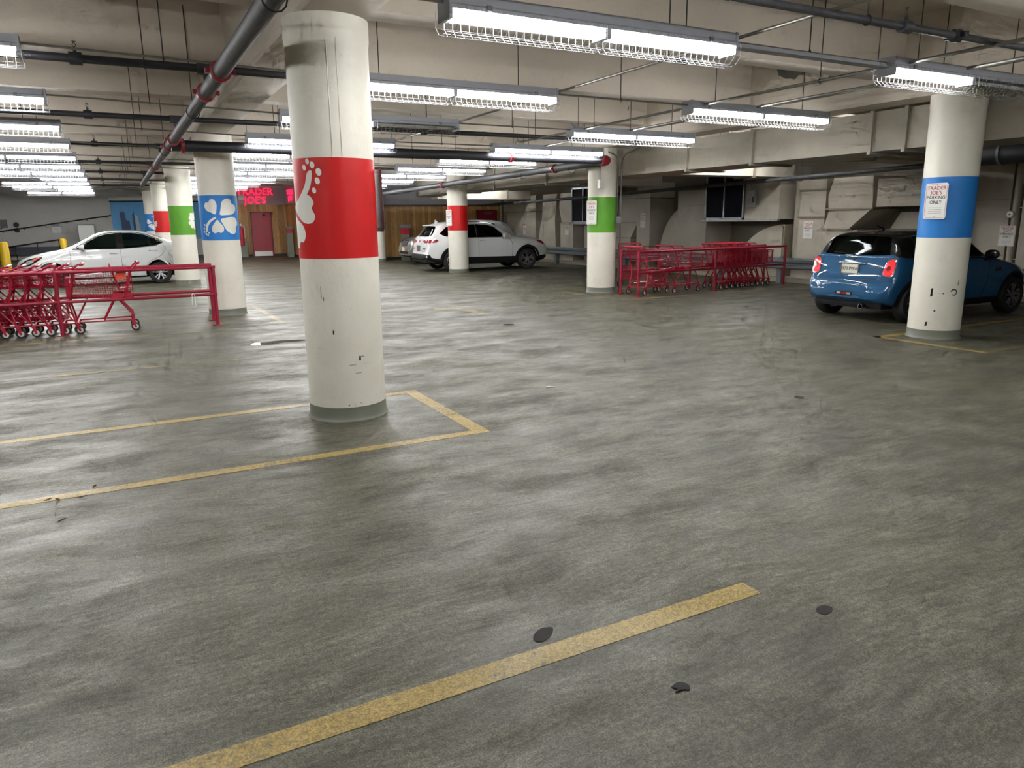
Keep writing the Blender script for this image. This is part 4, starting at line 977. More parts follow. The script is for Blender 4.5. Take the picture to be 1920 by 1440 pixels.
# ---------------------------------------------------------------- cars
class Car:
    """lofted body; s runs from the front bumper (0) to the rear (L); local +x is forward"""
    def __init__(s, name, label, L, K, mats, loc, rz, cat='car'):
        s.t = thing(name, label, cat, loc, rz); s.L = L
        s.f = {k: pchip(v) for k, v in K.items() if k not in ('st',)}
        s.mats = mats; s.K = K
        s.outer = s.loft(0); s.bvh = BVHTree.FromBMesh(s.outer)
        s.cuts = []
    def X(s, q): return s.L/2-q
    def section(s, q, n=4):
        f = s.f; zb = f['zb'](q); zt = f['zt'](q); zs = min(f['zs'](q), zt-.03); wm = f['wm'](q); ws = min(f['ws'](q), wm); wt = min(f['wt'](q), ws)
        zb = min(zb, zs-.08); zm = zb+(zs-zb)*.52; wb = wm*.95
        c = min(.075, (zt-zs)*.45); zr = zt-c
        P = [(0, zb), (wb*.8, zb), (wb, zb+.05), (wm, zm), (wm*.995, zm+(zs-zm)*.55), (ws, zs), (ws+(wt-ws)*.45+.012*min(1, (zt-zs)/.3), zs+(zr-zs)*.5), (wt, zr), (wt*.7, zr+c*.72), (0, zt)]
        out = []; m = len(P)
        for i in range(m-1):
            p = [P[max(0, i-1)], P[i], P[i+1], P[min(m-1, i+2)]]
            if i == 0 or i == m-2: pass
            for j in range(n):
                u = j/n
                if i in (0,): out.append((P[0][0]+(P[1][0]-P[0][0])*u, P[0][1])); continue
                cr = [.5*((2*p[1][d])+(-p[0][d]+p[2][d])*u+(2*p[0][d]-5*p[1][d]+4*p[2][d]-p[3][d])*u*u+(-p[0][d]+3*p[1][d]-3*p[2][d]+p[3][d])*u**3) for d in range(2)]
                li = [p[1][d]+(p[2][d]-p[1][d])*u for d in range(2)]
                out.append(tuple(cr[d]*.75+li[d]*.25 for d in range(2)))
        out.append(P[-1]); return out
    def stations(s):
        L = s.L; st = set(round(L*i/64, 4) for i in range(65))
        st |= set(round(x, 4) for x in s.K.get('st', ()))
        st |= {.015, .04, .08, round(L-.015, 4), round(L-.04, 4), round(L-.08, 4)}
        return sorted(st)
    def loft(s, inset):
        bm = bmesh.new(); rings = []
        st = s.stations()
        if inset: st = [q for q in st if .12 < q < s.L-.1][::2]
        for q in st:
            half = s.section(q)
            if inset:
                zs_ = [p[1] for p in half]; zc = (max(zs_)+min(zs_))/2; h = (max(zs_)-min(zs_))/2; wmx = max(p[0] for p in half)
                half = [(p[0]*(wmx-inset)/wmx, zc+(p[1]-zc)*(h-inset)/h) for p in half]
            x = s.X(q)
            ring = [bm.verts.new((x, y, z)) for y, z in half]+[bm.verts.new((x, -y, z)) for y, z in half[1:-1][::-1]]
            rings.append(ring)
        m = len(rings[0])
        for a, b in zip(rings, rings[1:]):
            for k in range(m): bm.faces.new((a[k], a[(k+1) % m], b[(k+1) % m], b[k]))
        for rg in (rings[0], rings[-1]):
            c = bm.verts.new(sum((v.co for v in rg), Vector())/m)
            for k in range(m): bm.faces.new((rg[k], rg[(k+1) % m], c))
        bmesh.ops.recalc_face_normals(bm, faces=bm.faces)
        return bm
    def cast(s, a, b, axis, sign):
        if axis == 'y': o = Vector((s.X(a), sign*3, b)); d = Vector((0, -sign, 0))
        elif axis == 'x': o = Vector((sign*6, a, b)); d = Vector((-sign, 0, 0))
        else: o = Vector((s.X(a), b, 5)); d = Vector((0, 0, -1))
        h = s.bvh.ray_cast(o, d)
        if h[0] is None:
            h = s.bvh.find_nearest(o+d*(3-.8 if axis == 'y' else 6-s.L/2))
        return h[0], h[1], d
    def panel(s, name, poly, axis, sign, mat, off=.004, grid=.06, parent=None, both=False, thick=0, mirror_name=None):
        outs = []
        for sg in ((-1, 1) if both else (sign,)):
            vs, fs = cdt([(p[0]*(1), p[1]) for p in poly], grid); bm = bmesh.new(); V = []
            for p in vs:
                loc, nn, d = s.cast(p[0], p[1], axis, sg)
                if nn.dot(d) > 0: nn = -nn
                V.append(bm.verts.new(loc+nn*off))
            for f in fs:
                try: fc = bm.faces.new([V[i] for i in f])
                except ValueError: continue
                fc.normal_update()
                if fc.normal.dot(d) > 0: fc.normal_flip()
            if thick:
                r = bmesh.ops.solidify(bm, geom=bm.faces[:], thickness=thick)
            outs.append(obj(name, bm, s.mats.get(mat, M.get(mat)), parent or s.t, True, 60))
        return outs
    def lineon(s, name, pts, axis, sign, mat, r=.0035, off=.0, both=False, n=5, parent=None):
        for sg in ((-1, 1) if both else (sign,)):
            P = []
            for a, b in zip(pts, pts[1:]):
                k = max(1, int(hypot(b[0]-a[0], b[1]-a[1])/.05))
                for j in range(k): P.append((a[0]+(b[0]-a[0])*j/k, a[1]+(b[1]-a[1])*j/k))
            P.append(pts[-1]); Q = []
            for a, b in P:
                loc, nn, d = s.cast(a, b, axis, sg)
                if nn.dot(d) > 0: nn = -nn
                Q.append(loc+nn*off)
            bm = bmesh.new(); tube(bm, Q, r, n); obj(name, bm, s.mats.get(mat, M.get(mat)), parent or s.t, True)
    def window(s, poly, axis, lo, hi, sm=0):
        if sm: poly = smooth_poly(poly, sm)
        bm = bmesh.new(); s.cuts.append(bm)
        if axis == 'y': prism(bm, [(s.X(a), b) for a, b in poly], 'y', lo, hi)
        else: prism(bm, poly, 'x', s.X(hi), s.X(lo))
        return poly
    def finish(s, colour, roofmat=None, zoneblack=None):
        # wheel arches
        for q, r, w in s.arches:
            for sg in (-1, 1):
                bm = bmesh.new(); s.cuts.append(bm)
                y0, y1 = sorted((sg*(w-.30), sg*(w+.4)))
                lathe(bm, [(r, y0), (r, y1)], (s.X(q), 0, s.wr), 'y', 40)
        inner = s.loft(.05)
        for f in inner.faces: f.normal_flip(); f.material_index = 3
        me = bpy.data.meshes.new('b'); s.outer.to_mesh(me)
        me2 = bpy.data.meshes.new('b2'); inner.to_mesh(me2); inner.free()
        bb = bmesh.new(); bb.from_mesh(me); bb.from_mesh(me2)
        body = obj('body_shell', bb, None, s.t)
        bpy.data.meshes.remove(me); bpy.data.meshes.remove(me2)
        body.data.materials.append(s.mats[colour])
        body.data.materials.append(s.mats.get(roofmat) or M.get(roofmat) or s.mats[colour]); body.data.materials.append(M['c_trim']); body.data.materials.append(M['shade'])
        cobs = []
        for cb in s.cuts:
            cme = bpy.data.meshes.new('c'); cb.to_mesh(cme); cb.free(); cobj = bpy.data.objects.new('c', cme); COL.objects.link(cobj); cobj.parent = s.t; cobs.append(cobj)
            md = body.modifiers.new('b', 'BOOLEAN'); md.object = cobj; md.operation = 'DIFFERENCE'; md.solver = 'EXACT'
        dg = bpy.context.evaluated_depsgraph_get(); dg.update()
        nm = bpy.data.meshes.new_from_object(body.evaluated_get(dg))
        body.modifiers.clear(); old = body.data; body.data = nm; bpy.data.meshes.remove(old)
        for cobj in cobs:
            cme = cobj.data; bpy.data.objects.remove(cobj); bpy.data.meshes.remove(cme)
        for p in nm.polygons:
            c = p.center; q = s.L/2-c.x; p.use_smooth = True
            if p.material_index == 3: continue
            p.material_index = 0
            if zoneblack and zoneblack(q, c.y, c.z): p.material_index = 1
            elif s.lower and c.z < s.lower(q): p.material_index = 2
        nm.set_sharp_from_angle(angle=radians(38))
        s.body = body
        return body
    def wheels(s, qs, track, r, spokes=5, name='wheel', style=0):
        for q in qs:
            for sg in (-1, 1):
                y = sg*track; x = s.X(q); w = .1
                bm = bmesh.new(); rr = r*.68
                lathe(bm, [(rr, -w), (r*.93, -w), (r*.985, -w*.82), (r, -w*.5), (r, w*.5), (r*.985, w*.82), (r*.93, w), (rr, w)], (x, y, r), 'y', 40, True)
                W = obj(name, bm, M['rubber'], s.t, True, 40)
                bm = bmesh.new(); o = sg*w*.82
                lathe(bm, [(rr*1.0, sg*w*.9), (rr*.93, sg*w*.95), (rr*.9, sg*w*.55), (rr*.9, -sg*w*.8), (rr*1.0, -sg*w*.8)], (x, y, r), 'y', 36, True)
                for k in range(spokes):
                    for dlt in ((-.10, .10) if style else (0,)):
                        a = 2*pi*k/spokes+pi/2+dlt*1.0; a2 = a+(dlt*1.3)
                        ca, sa = cos(a), sin(a); c2, s2 = cos(a2), sin(a2); ww = (.035 if style else .05)*r/.3
                        p0 = Vector((x+ca*rr*.12, y+o*.8, r+sa*rr*.12)); p1 = Vector((x+c2*rr*.94, y+o*1.0, r+s2*rr*.94))
                        d = (p1-p0).normalized(); e = Vector((-d.z, 0, d.x))
                        vs = []
                        for p, k2 in ((p0, .75), (p1, 1.15)):
                            for u, v in ((-1, -1), (1, -1), (1, 1), (-1, 1)): vs.append(bm.verts.new(p+e*u*ww*k2*.5+Vector((0, v*.013, 0))))
                        for f in ((0, 1, 2, 3), (7, 6, 5, 4), (0, 4, 5, 1), (1, 5, 6, 2), (2, 6, 7, 3), (3, 7, 4, 0)): bm.faces.new([vs[i] for i in f])
                lathe(bm, [(rr*.04, o*1.08), (rr*.2, o*1.04), (rr*.24, o*.6)], (x, y, r), 'y', 16)
                obj('alloy_rim', bm, M['alloy'], W, True, 35)
                bm = bmesh.new(); lathe(bm, [(rr*.1, -o*.1), (rr*.72, -o*.1), (rr*.72, o*.12), (rr*.1, o*.12)], (x, y, r), 'y', 24); obj('brake_disc', bm, M['c_trim'], W, True, 40)
    def interior(s, q0, q1, w, zb, zt, seats, hr=True):
        bm = bmesh.new(); box(bm, s.X(q1), s.X(q0), -w, w, .25, zb); obj('cabin_floor', bm, M['shade'], s.t)
        bm = bmesh.new(); box(bm, s.X(q0+.45), s.X(q0-.1), -w, w, zb-.1, zt-.5, .05)
        ring = [Vector((s.X(q0+.62)+.04*cos(a), .36+.18*sin(a), zt-.52+.18*cos(a))) for a in [2*pi*i/20 for i in range(21)]]
        tube(bm, ring, .014, 6); obj('dashboard', bm, M['shade'], s.t)
        for q, ys in seats:
            for y in ys:
                bm = bmesh.new()
                box(bm, s.X(q)-.1, s.X(q)+.42, y-.24, y+.24, zb-.05, zb+.14, .05)
                prism(bm, [(s.X(q)-.02, zb+.05), (s.X(q)-.16, zb+.1), (s.X(q)-.28, zt-.36), (s.X(q)-.16, zt-.36)], 'y', y-.23, y+.23)
                box(bm, s.X(q)-.31, s.X(q)-.19, y-.13, y+.13, zt-.32, zt-.12, .04)
                tube(bm, [(s.X(q)-.24, y, zt-.38), (s.X(q)-.25, y, zt-.3)], .012, 6)
                obj('seat', bm, M['seat'], s.t, True, 40)
    def mirror(s, q, z, y, mat, capmat=None):
        for sg in (-1, 1):
            bm = bmesh.new(); lathe(bm, [(.005, .10), (.05, .085), (.078, .03), (.08, -.02), (.07, -.03)], (0, 0, 0), 'x', 14)
            for v in bm.verts: v.co = Vector((s.X(q)+v.co.x, sg*y+v.co.y*1.35, z+v.co.z*.95))
            o = obj('door_mirror', bm, s.mats.get(mat, M.get(mat)), s.t, True, 50)
            bm = bmesh.new(); tube(bm, [(s.X(q)+.02, sg*(y-.17), z-.09), (s.X(q)+.01, sg*(y-.02), z-.05)], .022, 8); obj('mirror_arm', bm, M['c_trim'], o, True)
    def handle(s, q, z, mat, w=.1):
        for sg in (-1, 1):
            loc, nn, d = s.cast(q, z, 'y', sg); bm = bmesh.new()
            x = s.X(q); y = loc.y
            tube(bm, [(x+w, y+sg*.002, z), (x+w*.8, y+sg*.03, z+.004), (x-w*.8, y+sg*.03, z+.008), (x-w, y+sg*.002, z+.006)], .012, 8)
            obj('door_handle', bm, s.mats.get(mat, M.get(mat)), s.t, True)
    def plate(s, front, y, z, text, mat='plate', w=.31, h=.155):
        sg = 1 if front else -1
        loc, nn, d = s.cast(y, z, 'x', sg); x = loc.x+sg*.02
        P = s.t
        bm = bmesh.new(); box(bm, min(x, x-sg*.03), max(x, x-sg*.03), y-w/2, y+w/2, z-h/2, z+h/2, .004); pl = obj('number_plate', bm, M[mat], P)
        bm = bmesh.new()
        for a, b, c, e in ((-w/2-.008, w/2+.008, h/2-.004, h/2+.01), (-w/2-.008, w/2+.008, -h/2-.01, -h/2+.004), (-w/2-.01, -w/2+.004, -h/2, h/2), (w/2-.004, w/2+.01, -h/2, h/2)): box(bm, x-.008, x+.004, y+a, y+b, z+c, z+e)
        obj('plate_frame', bm, M['chrome'], pl)
        if text:
            bm = bmesh.new(); text_bm(bm, text, .070, (x+sg*.002, y, z-.005), (0, sg, 0), (0, 0, 1), .003); obj('lettering', bm, M['signblack'], pl)
def oval(cx, cy, a, b, n=16): return [(cx+a*cos(2*pi*i/n), cy+b*sin(2*pi*i/n)) for i in range(n)]
def archring(cx, cz, r0, r1, a0=0, a1=pi, n=14):
    return [(cx+r1*cos(a0+(a1-a0)*i/n), cz+r1*sin(a0+(a1-a0)*i/n)) for i in range(n+1)]+[(cx+r0*cos(a1+(a0-a1)*i/n), cz+r0*sin(a1+(a0-a1)*i/n)) for i in range(n+1)]

# ---- blue hatchback (rear three-quarter view, right)
L = 3.70
K = dict(
 zt=[(0, .56), (.04, .66), (.16, .79), (.45, .87), (.85, .93), (1.15, .98), (1.35, 1.09), (1.72, 1.32), (1.95, 1.385), (2.5, 1.407), (3.0, 1.395), (3.32, 1.36), (3.385, 1.31), (3.455, 1.12), (3.50, 1.0), (3.55, .93), (3.62, .70), (3.68, .64), (3.70, .58)],
 zs=[(0, .50), (.2, .72), (.8, .84), (1.3, .92), (2.5, .955), (3.45, .985), (3.52, .93), (3.60, .66), (3.7, .5)],
 zb=[(0, .32), (.2, .22), (.6, .19), (3.1, .19), (3.4, .24), (3.62, .30), (3.7, .36)],
 wm=[(0, .48), (.06, .60), (.25, .74), (.6, .82), (1.2, .83), (2.6, .835), (3.1, .842), (3.4, .825), (3.58, .78), (3.67, .70), (3.70, .60)],
 ws=[(0, .4), (.25, .66), (.6, .74), (1.2, .79), (2.6, .80), (3.2, .80), (3.45, .76), (3.6, .72), (3.7, .5)],
 wt=[(0, .3), (.3, .55), (1.15, .66), (1.5, .63), (1.9, .585), (2.6, .59), (3.3, .575), (3.42, .62), (3.52, .68), (3.7, .45)],
 st=[3.33, 3.36, 3.39, 3.42, 3.45, 3.48, 3.51, 3.54, 3.57, 3.60, 3.63, 3.66])
mini = Car('hatchback_car', 'small blue hatchback with black roof and red tail lights behind the blue-banded column', L, K, {'body': M['c_blue']}, (11.98, 7.74, 0), radians(-2.0))
c = mini; c.wr = .30; c.lower = lambda q: .30 if .9 < q < 2.8 else .27
c.arches = [(.65, .355, .84), (3.117, .355, .84)]
w1 = c.window([(1.42, .99), (1.82, 1.29), (2.02, 1.32), (2.30, 1.33), (2.30, .99)], 'y', -1.2, 1.2)
w2 = c.window([(2.40, .99), (2.40, 1.33), (2.98, 1.32), (3.08, 1.28), (3.16, 1.0)], 'y', -1.2, 1.2)
wr = c.window(smooth_poly([(-.59, 1.03), (-.585, 1.06), (-.53, 1.27), (-.50, 1.295), (-.3, 1.31), (.3, 1.31), (.50, 1.295), (.53, 1.27), (.585, 1.06), (.59, 1.03), (.3, 1.015), (-.3, 1.015)], 3), 'x', 3.1, 3.9)
wf = c.window([(-.6, 1.0), (-.52, 1.28), (.52, 1.28), (.6, 1.0)], 'x', .9, 1.95)
c.finish('body', 'c_black', lambda q, y, z: z > c.f['zs'](q)+.012 and 1.2 < q < 3.47)
for w in (w1, w2): c.panel('side_window', [(a, b) for a, b in w], 'y', 1, 'glass', -.02, .07, both=True)
c.panel('rear_window', wr, 'x', -1, 'glass', -.015, .07); c.panel('windscreen', wf, 'x', 1, 'glass', -.015, .07)
c.lineon('wiper', [(-.02, 1.02), (.42, 1.05)], 'x', -1, 'c_trim', .008, .012)
c.interior(1.2, 3.2, .66, .5, 1.33, [(2.0, (-.36, .36)), (2.85, (-.33, .33))])
for sg in (-1, 1):
    ol = [(sg*(.69+a), .835+b) for a, b in smooth_poly([(-.085, .085), (-.03, .13), (.055, .12), (.062, .0), (.055, -.11), (-.03, -.13), (-.10, -.10), (-.10, .0)], 4)]
    fr = c.panel('tail_light', ol, 'x', -1, 'chrome', .010, .04)[0]
    cx = sum(p[0] for p in ol)/len(ol); cz = sum(p[1] for p in ol)/len(ol)
    inn = [(cx+(p[0]-cx)*.86, cz+(p[1]-cz)*.88) for p in ol]
    c.panel('tail_lens', inn, 'x', -1, 'tail_lit', .018, .035, parent=fr)
    c.panel('lens_ring', [(cx+p[0], cz+p[1]) for p in oval(0, 0, .035, .042)], 'x', -1, 'tail', .024, .03, parent=fr)
c.lineon('hatch_seam', smooth_poly([(-.58, .98), (-.56, .85), (-.50, .71), (-.42, .665), (.42, .665), (.50, .71), (.56, .85), (.58, .98)], 4, False), 'x', -1, 'seam', .004, .001)
c.lineon('belt_strip', [(-.74, .99), (.74, .99)], 'x', -1, 'chrome', .006, .004)
c.lineon('belt_strip', [(1.3, .955), (3.42, .985)], 'y', 1, 'chrome', .007, .004, both=True)
c.lineon('roof_strip', [(1.95, 1.35), (3.2, 1.335)], 'y', 1, 'chrome', .006, .004, both=True)
c.lineon('door_seam', [(2.42, .94), (2.42, .45), (2.3, .31), (1.5, .31), (1.42, .5), (1.36, .93)], 'y', 1, 'seam', .004, .001, both=True)
loc_, nn_, d_ = c.cast(0, .86, 'x', -1)
bm = bmesh.new(); tube(bm, [(c.cast(y, .905, 'x', -1)[0].x-.015, y, .905-.01*abs(y)/.25) for y in (-.27, -.2, -.1, 0, .1, .2, .27)], .016, 8); obj('hatch_handle', bm, M['chrome'], c.t, True)
c.panel('badge', smooth_poly([(-.075, .962), (-.02, .952), (0, .937), (.02, .952), (.075, .962), (.02, .972), (0, .977), (-.02, .972)], 2), 'x', -1, 'chrome', .01, .03)
c.plate(False, .0, .81, '973 PWA')
bm = bmesh.new(); xx = c.cast(-.44, .86, 'x', -1)[0].x; text_bm(bm, 'COOPER', .05, (xx-.012, -.44, .86), (0, -1, 0), (0, 0, 1), .004); obj('lettering', bm, M['chrome'], c.t)
c.lineon('bumper_seam', [(-.76, .645), (.76, .645)], 'x', -1, 'seam', .004, .002)
c.panel('fog_housing', smooth_poly([(-.15, .40), (.15, .40), (.16, .43), (.13, .455), (-.13, .455), (-.16, .43)], 3), 'x', -1, 'c_trim', .006, .05)
c.panel('reflector', [(-.05, .412), (.05, .412), (.05, .445), (-.05, .445)], 'x', -1, 'tail', .010, .03)
c.panel('fog_lamp', [(.06, .412), (.13, .412), (.12, .445), (.06, .445)], 'x', -1, 'lamp_clear', .010, .03); c.panel('fog_lamp', [(-.13, .412), (-.06, .412), (-.06, .445), (-.12, .445)], 'x', -1, 'lamp_clear', .010, .03)
bm = bmesh.new(); xr = -L/2+.02; box(bm, xr+.07, xr+.45, -.62, .62, .20, .33, .05); obj('rear_valance', bm, M['c_trim'], c.t)
bm = bmesh.new(); lathe(bm, [(.034, -.03), (.04, -.03), (.04, .2), (.034, .2)], (xr-.0, -.33, .245), 'x', 16, True); obj('exhaust_pipe', bm, M['chrome'], c.t, True, 40)
c.panel('arch_trim', archring(.65, .30, .345, .40, -.2, pi+.2), 'y', 1, 'c_trim', .008, .05, both=True); c.panel('arch_trim', archring(3.117, .30, .345, .40, -.2, pi+.2), 'y', 1, 'c_trim', .008, .05, both=True)
c.panel('sill_trim', [(1.0, .20), (2.78, .20), (2.78, .29), (1.0, .29)], 'y', 1, 'c_trim', .008, .08, both=True)
c.panel('indicator', oval(1.14, .77, .03, .022, 10), 'y', 1, 'tail', .012, .03, both=True); c.panel('indicator_surround', [(1.08, .80), (1.24, .74), (1.24, .72), (1.06, .73)], 'y', 1, 'c_trim', .008, .03, both=True)
c.wheels((.65, 3.117), .735, .30, 5, style=1)
c.mirror(1.52, 1.0, .93, 'c_black'); c.handle(2.28, .88, 'chrome', .09)
bm = bmesh.new(); lathe(bm, [(.05, -.02), (.045, .03), (.02, .055)], (c.X(2.95), 0, 1.39), 'z', 14); tube(bm, [(c.X(2.95), 0, 1.42), (c.X(3.1), 0, 1.47)], .012, 6); obj('roof_aerial', bm, M['c_trim'], c.t, True)
for sg in (-1, 1): c.panel('head_light', [(sg*.55+p[0], .68+p[1]) for p in oval(0, 0, .1, .12)], 'x', 1, 'lamp_clear', .01, .05)

# ---- white SUV
L = 4.48
K = dict(
 zt=[(0, .62), (.03, .82), (.12, .94), (.5, 1.05), (1.0, 1.10), (1.25, 1.14), (1.5, 1.27), (1.95, 1.52), (2.3, 1.60), (2.8, 1.63), (3.4, 1.61), (3.85, 1.55), (4.02, 1.46), (4.25, 1.16), (4.34, 1.08), (4.40, .92), (4.45, .62), (4.48, .56)],
 zs=[(0, .55), (.1, .86), (.6, .95), (1.3, 1.02), (2.5, 1.06), (3.6, 1.12), (4.1, 1.13), (4.3, 1.04), (4.42, .6), (4.48, .5)],
 zb=[(0, .36), (.3, .26), (.8, .22), (3.6, .22), (4.1, .30), (4.48, .40)],
 wm=[(0, .58), (.05, .70), (.25, .84), (.7, .92), (1.5, .925), (3.4, .925), (4.0, .915), (4.3, .86), (4.42, .80), (4.48, .70)],
 ws=[(0, .5), (.3, .78), (.8, .85), (1.5, .87), (3.0, .88), (3.8, .86), (4.2, .80), (4.4, .74), (4.48, .6)],
 wt=[(0, .4), (.4, .66), (1.2, .72), (1.9, .64), (2.6, .64), (3.6, .61), (4.0, .60), (4.2, .68), (4.35, .72), (4.48, .5)],
 st=[4.1, 4.15, 4.2, 4.24, 4.28, 4.31, 4.34, 4.37, 4.40, 4.42, 4.45])
suv = Car('suv_car', 'white SUV parked nose to the duct wall behind the red-banded column', L, K, {'body': M['c_white']}, (11.06, 23.04, 0), -.06)
c = suv; c.wr = .345; c.lower = lambda q: .44
c.arches = [(.87, .41, .925), (3.54, .41, .925)]
w1 = c.window([(1.62, 1.085), (2.02, 1.42), (2.30, 1.49), (2.62, 1.51), (2.62, 1.085)], 'y', -1.3, 1.3)
w2 = c.window([(2.70, 1.09), (2.70, 1.51), (3.2, 1.50), (3.45, 1.48), (3.45, 1.10)], 'y', -1.3, 1.3)
w3 = c.window([(3.53, 1.12), (3.53, 1.46), (3.72, 1.42), (3.98, 1.22), (3.85, 1.15)], 'y', -1.3, 1.3)
wr = c.window(smooth_poly([(-.66, 1.15), (-.56, 1.40), (-.3, 1.46), (.3, 1.46), (.56, 1.40), (.66, 1.15), (.3, 1.13), (-.3, 1.13)], 3), 'x', 3.7, 4.6)
wf = c.window([(-.66, 1.18), (-.54, 1.48), (.54, 1.48), (.66, 1.18)], 'x', 1.0, 2.15)
c.finish('body')
for w in (w1, w2, w3): c.panel('side_window', w, 'y', 1, 'glass_dark', -.02, .07, both=True)
c.panel('rear_window', wr, 'x', -1, 'glass_dark', -.012, .07); c.panel('windscreen', wf, 'x', 1, 'glass', -.012, .07)
for a in ([(2.62, 1.085), (2.70, 1.09), (2.70, 1.51), (2.62, 1.51)], [(3.45, 1.10), (3.53, 1.12), (3.53, 1.46), (3.45, 1.48)]): c.panel('window_pillar', a, 'y', 1, 'c_black', .004, .08, both=True)
c.lineon('belt_strip', [(1.6, 1.075), (3.45, 1.085), (3.86, 1.14)], 'y', 1, 'chrome', .007, .006, both=True)
c.interior(1.35, 3.9, .72, .62, 1.55, [(2.3, (-.38, .38)), (3.2, (-.38, .38))])
for q in (2.66,): c.lineon('door_seam', [(q, 1.07), (q, .42)], 'y', 1, 'seam', .004, .001, both=True)
c.lineon('door_seam', [(1.50, 1.05), (1.42, .8), (1.45, .42)], 'y', 1, 'seam', .004, .001, both=True); c.lineon('door_seam', [(3.50, 1.09), (3.5, .95), (3.25, .7), (3.2, .45)], 'y', 1, 'seam', .004, .001, both=True)
c.panel('sill_trim', [(1.25, .24), (3.2, .24), (3.2, .46), (1.25, .43)], 'y', 1, 'c_trim', .012, .08, both=True)
for q in (.87, 3.54): c.panel('arch_trim', archring(q, .345, .40, .475, -.25, pi+.25), 'y', 1, 'c_trim', .014, .05, both=True)
for sg in (-1, 1):
    c.panel('tail_light', [(sg*p[0], p[1]) for p in ((.34, .98), (.44, 1.02), (.62, 1.045), (.72, 1.03), (.74, .96), (.68, .92), (.5, .925))], 'x', -1, 'tail', .012, .05)
    c.panel('rear_reflector', [(sg*p[0], p[1]) for p in ((.42, .73), (.66, .735), (.66, .765), (.42, .76))], 'x', -1, 'tail_lit' if False else 'tail', .012, .05)
    c.panel('head_light', [(sg*p[0], p[1]) for p in ((.48, .80), (.58, .88), (.70, .91), (.74, .86), (.64, .80))], 'x', 1, 'lamp_clear', .012, .05)
c.panel('tail_light_side', [(4.34, 1.02), (4.12, 1.04), (4.04, 1.0), (4.12, .94), (4.36, .92)], 'y', 1, 'tail', .012, .05, both=True)
c.panel('head_light_side', [(.12, .83), (.16, .90), (.46, .955), (.50, .93), (.26, .82)], 'y', 1, 'tail', .012, .05, both=True)
c.panel('bumper_trim', [(-.84, .42), (-.84, .55), (-.6, .57), (.6, .57), (.84, .55), (.84, .42)], 'x', -1, 'c_trim', .012, .08)
bm = bmesh.new(); box(bm, -L/2+.03, -L/2+.5, -.78, .78, .30, .44, .04); obj('rear_valance', bm, M['c_trim'], c.t)
c.lineon('hatch_seam', smooth_poly([(-.70, 1.08), (-.68, .9), (-.62, .70), (-.5, .66), (.5, .66), (.62, .70), (.68, .9), (.70, 1.08)], 4, False), 'x', -1, 'seam', .004, .001)
c.panel('badge', oval(0, .985, .05, .032), 'x', -1, 'chrome', .012, .03)
c.plate(False, 0, .76, '', 'galv'); c.wheels((.87, 3.54), .80, .345, 5, style=1)
c.mirror(1.78, 1.13, 1.02, 'body'); c.handle(2.50, .98, 'body'); c.handle(3.38, 1.0, 'body')
for sg in (-1, 1):
    bm = bmesh.new(); tube(bm, [(c.X(2.42), sg*.56, 1.54), (c.X(2.52), sg*.56, 1.60), (c.X(3.55), sg*.545, 1.60), (c.X(3.65), sg*.54, 1.54)], .014, 8); obj('roof_rail', bm, M['c_trim'], c.t, True)
bm = bmesh.new(); prism(bm, [(c.X(3.7), 1.56), (c.X(3.86), 1.55), (c.X(3.84), 1.66)], 'y', -.02, .02); obj('shark_fin', bm, M['c_white'], c.t)
bm = bmesh.new(); prism(bm, [(c.X(3.78), 1.535), (c.X(4.12), 1.49), (c.X(4.12), 1.465), (c.X(3.9), 1.45)], 'y', -.5, .5); obj('roof_spoiler', bm, M['c_white'], c.t)

# ---- silver SUV (front visible)
L = 4.73
K = dict(
 zt=[(0, .58), (.03, .80), (.12, .93), (.5, 1.04), (1.0, 1.11), (1.25, 1.15), (1.55, 1.30), (2.0, 1.56), (2.35, 1.65), (2.9, 1.68), (3.6, 1.66), (4.1, 1.58), (4.3, 1.45), (4.5, 1.15), (4.6, 1.0), (4.68, .7), (4.73, .6)],
 zs=[(0, .52), (.1, .84), (.6, .96), (1.3, 1.04), (3.8, 1.10), (4.4, 1.1), (4.6, .8), (4.73, .5)],
 zb=[(0, .34), (.3, .26), (.8, .22), (3.9, .22), (4.73, .38)],
 wm=[(0, .62), (.05, .74), (.25, .87), (.7, .92), (1.5, .925), (3.9, .92), (4.5, .87), (4.73, .70)],
 ws=[(0, .5), (.3, .80), (.8, .86), (1.5, .88), (3.8, .87), (4.5, .8), (4.73, .6)],
 wt=[(0, .4), (.4, .68), (1.2, .72), (2.0, .65), (3.6, .63), (4.3, .64), (4.73, .5)])
rx = Car('suv_car', 'silver SUV facing left, half hidden behind the white SUV', L, K, {'body': M['c_silver']}, (12.25, 27.4, 0), pi-radians(1))
c = rx; c.wr = .355; c.lower = lambda q: .34
c.arches = [(.92, .41, .92), (3.63, .41, .92)]
w1 = c.window([(1.65, 1.11), (2.08, 1.48), (2.4, 1.55), (2.7, 1.56), (2.7, 1.11)], 'y', -1.3, 1.3)
w2 = c.window([(2.78, 1.11), (2.78, 1.56), (3.4, 1.55), (3.6, 1.50), (3.6, 1.12)], 'y', -1.3, 1.3)
wf = c.window([(-.68, 1.20), (-.56, 1.54), (.56, 1.54), (.68, 1.20)], 'x', 1.0, 2.2)
c.finish('body')
for w in (w1, w2): c.panel('side_window', w, 'y', 1, 'glass_dark', -.02, .08, both=True)
c.panel('windscreen', wf, 'x', 1, 'glass', -.012, .08)
c.interior(1.35, 4.0, .72, .62, 1.6, [(2.4, (-.38, .38))])
c.panel('grille', smooth_poly([(-.26, .70), (-.34, .86), (-.28, .915), (.28, .915), (.34, .86), (.26, .70)], 3), 'x', 1, 'c_black', .012, .05)
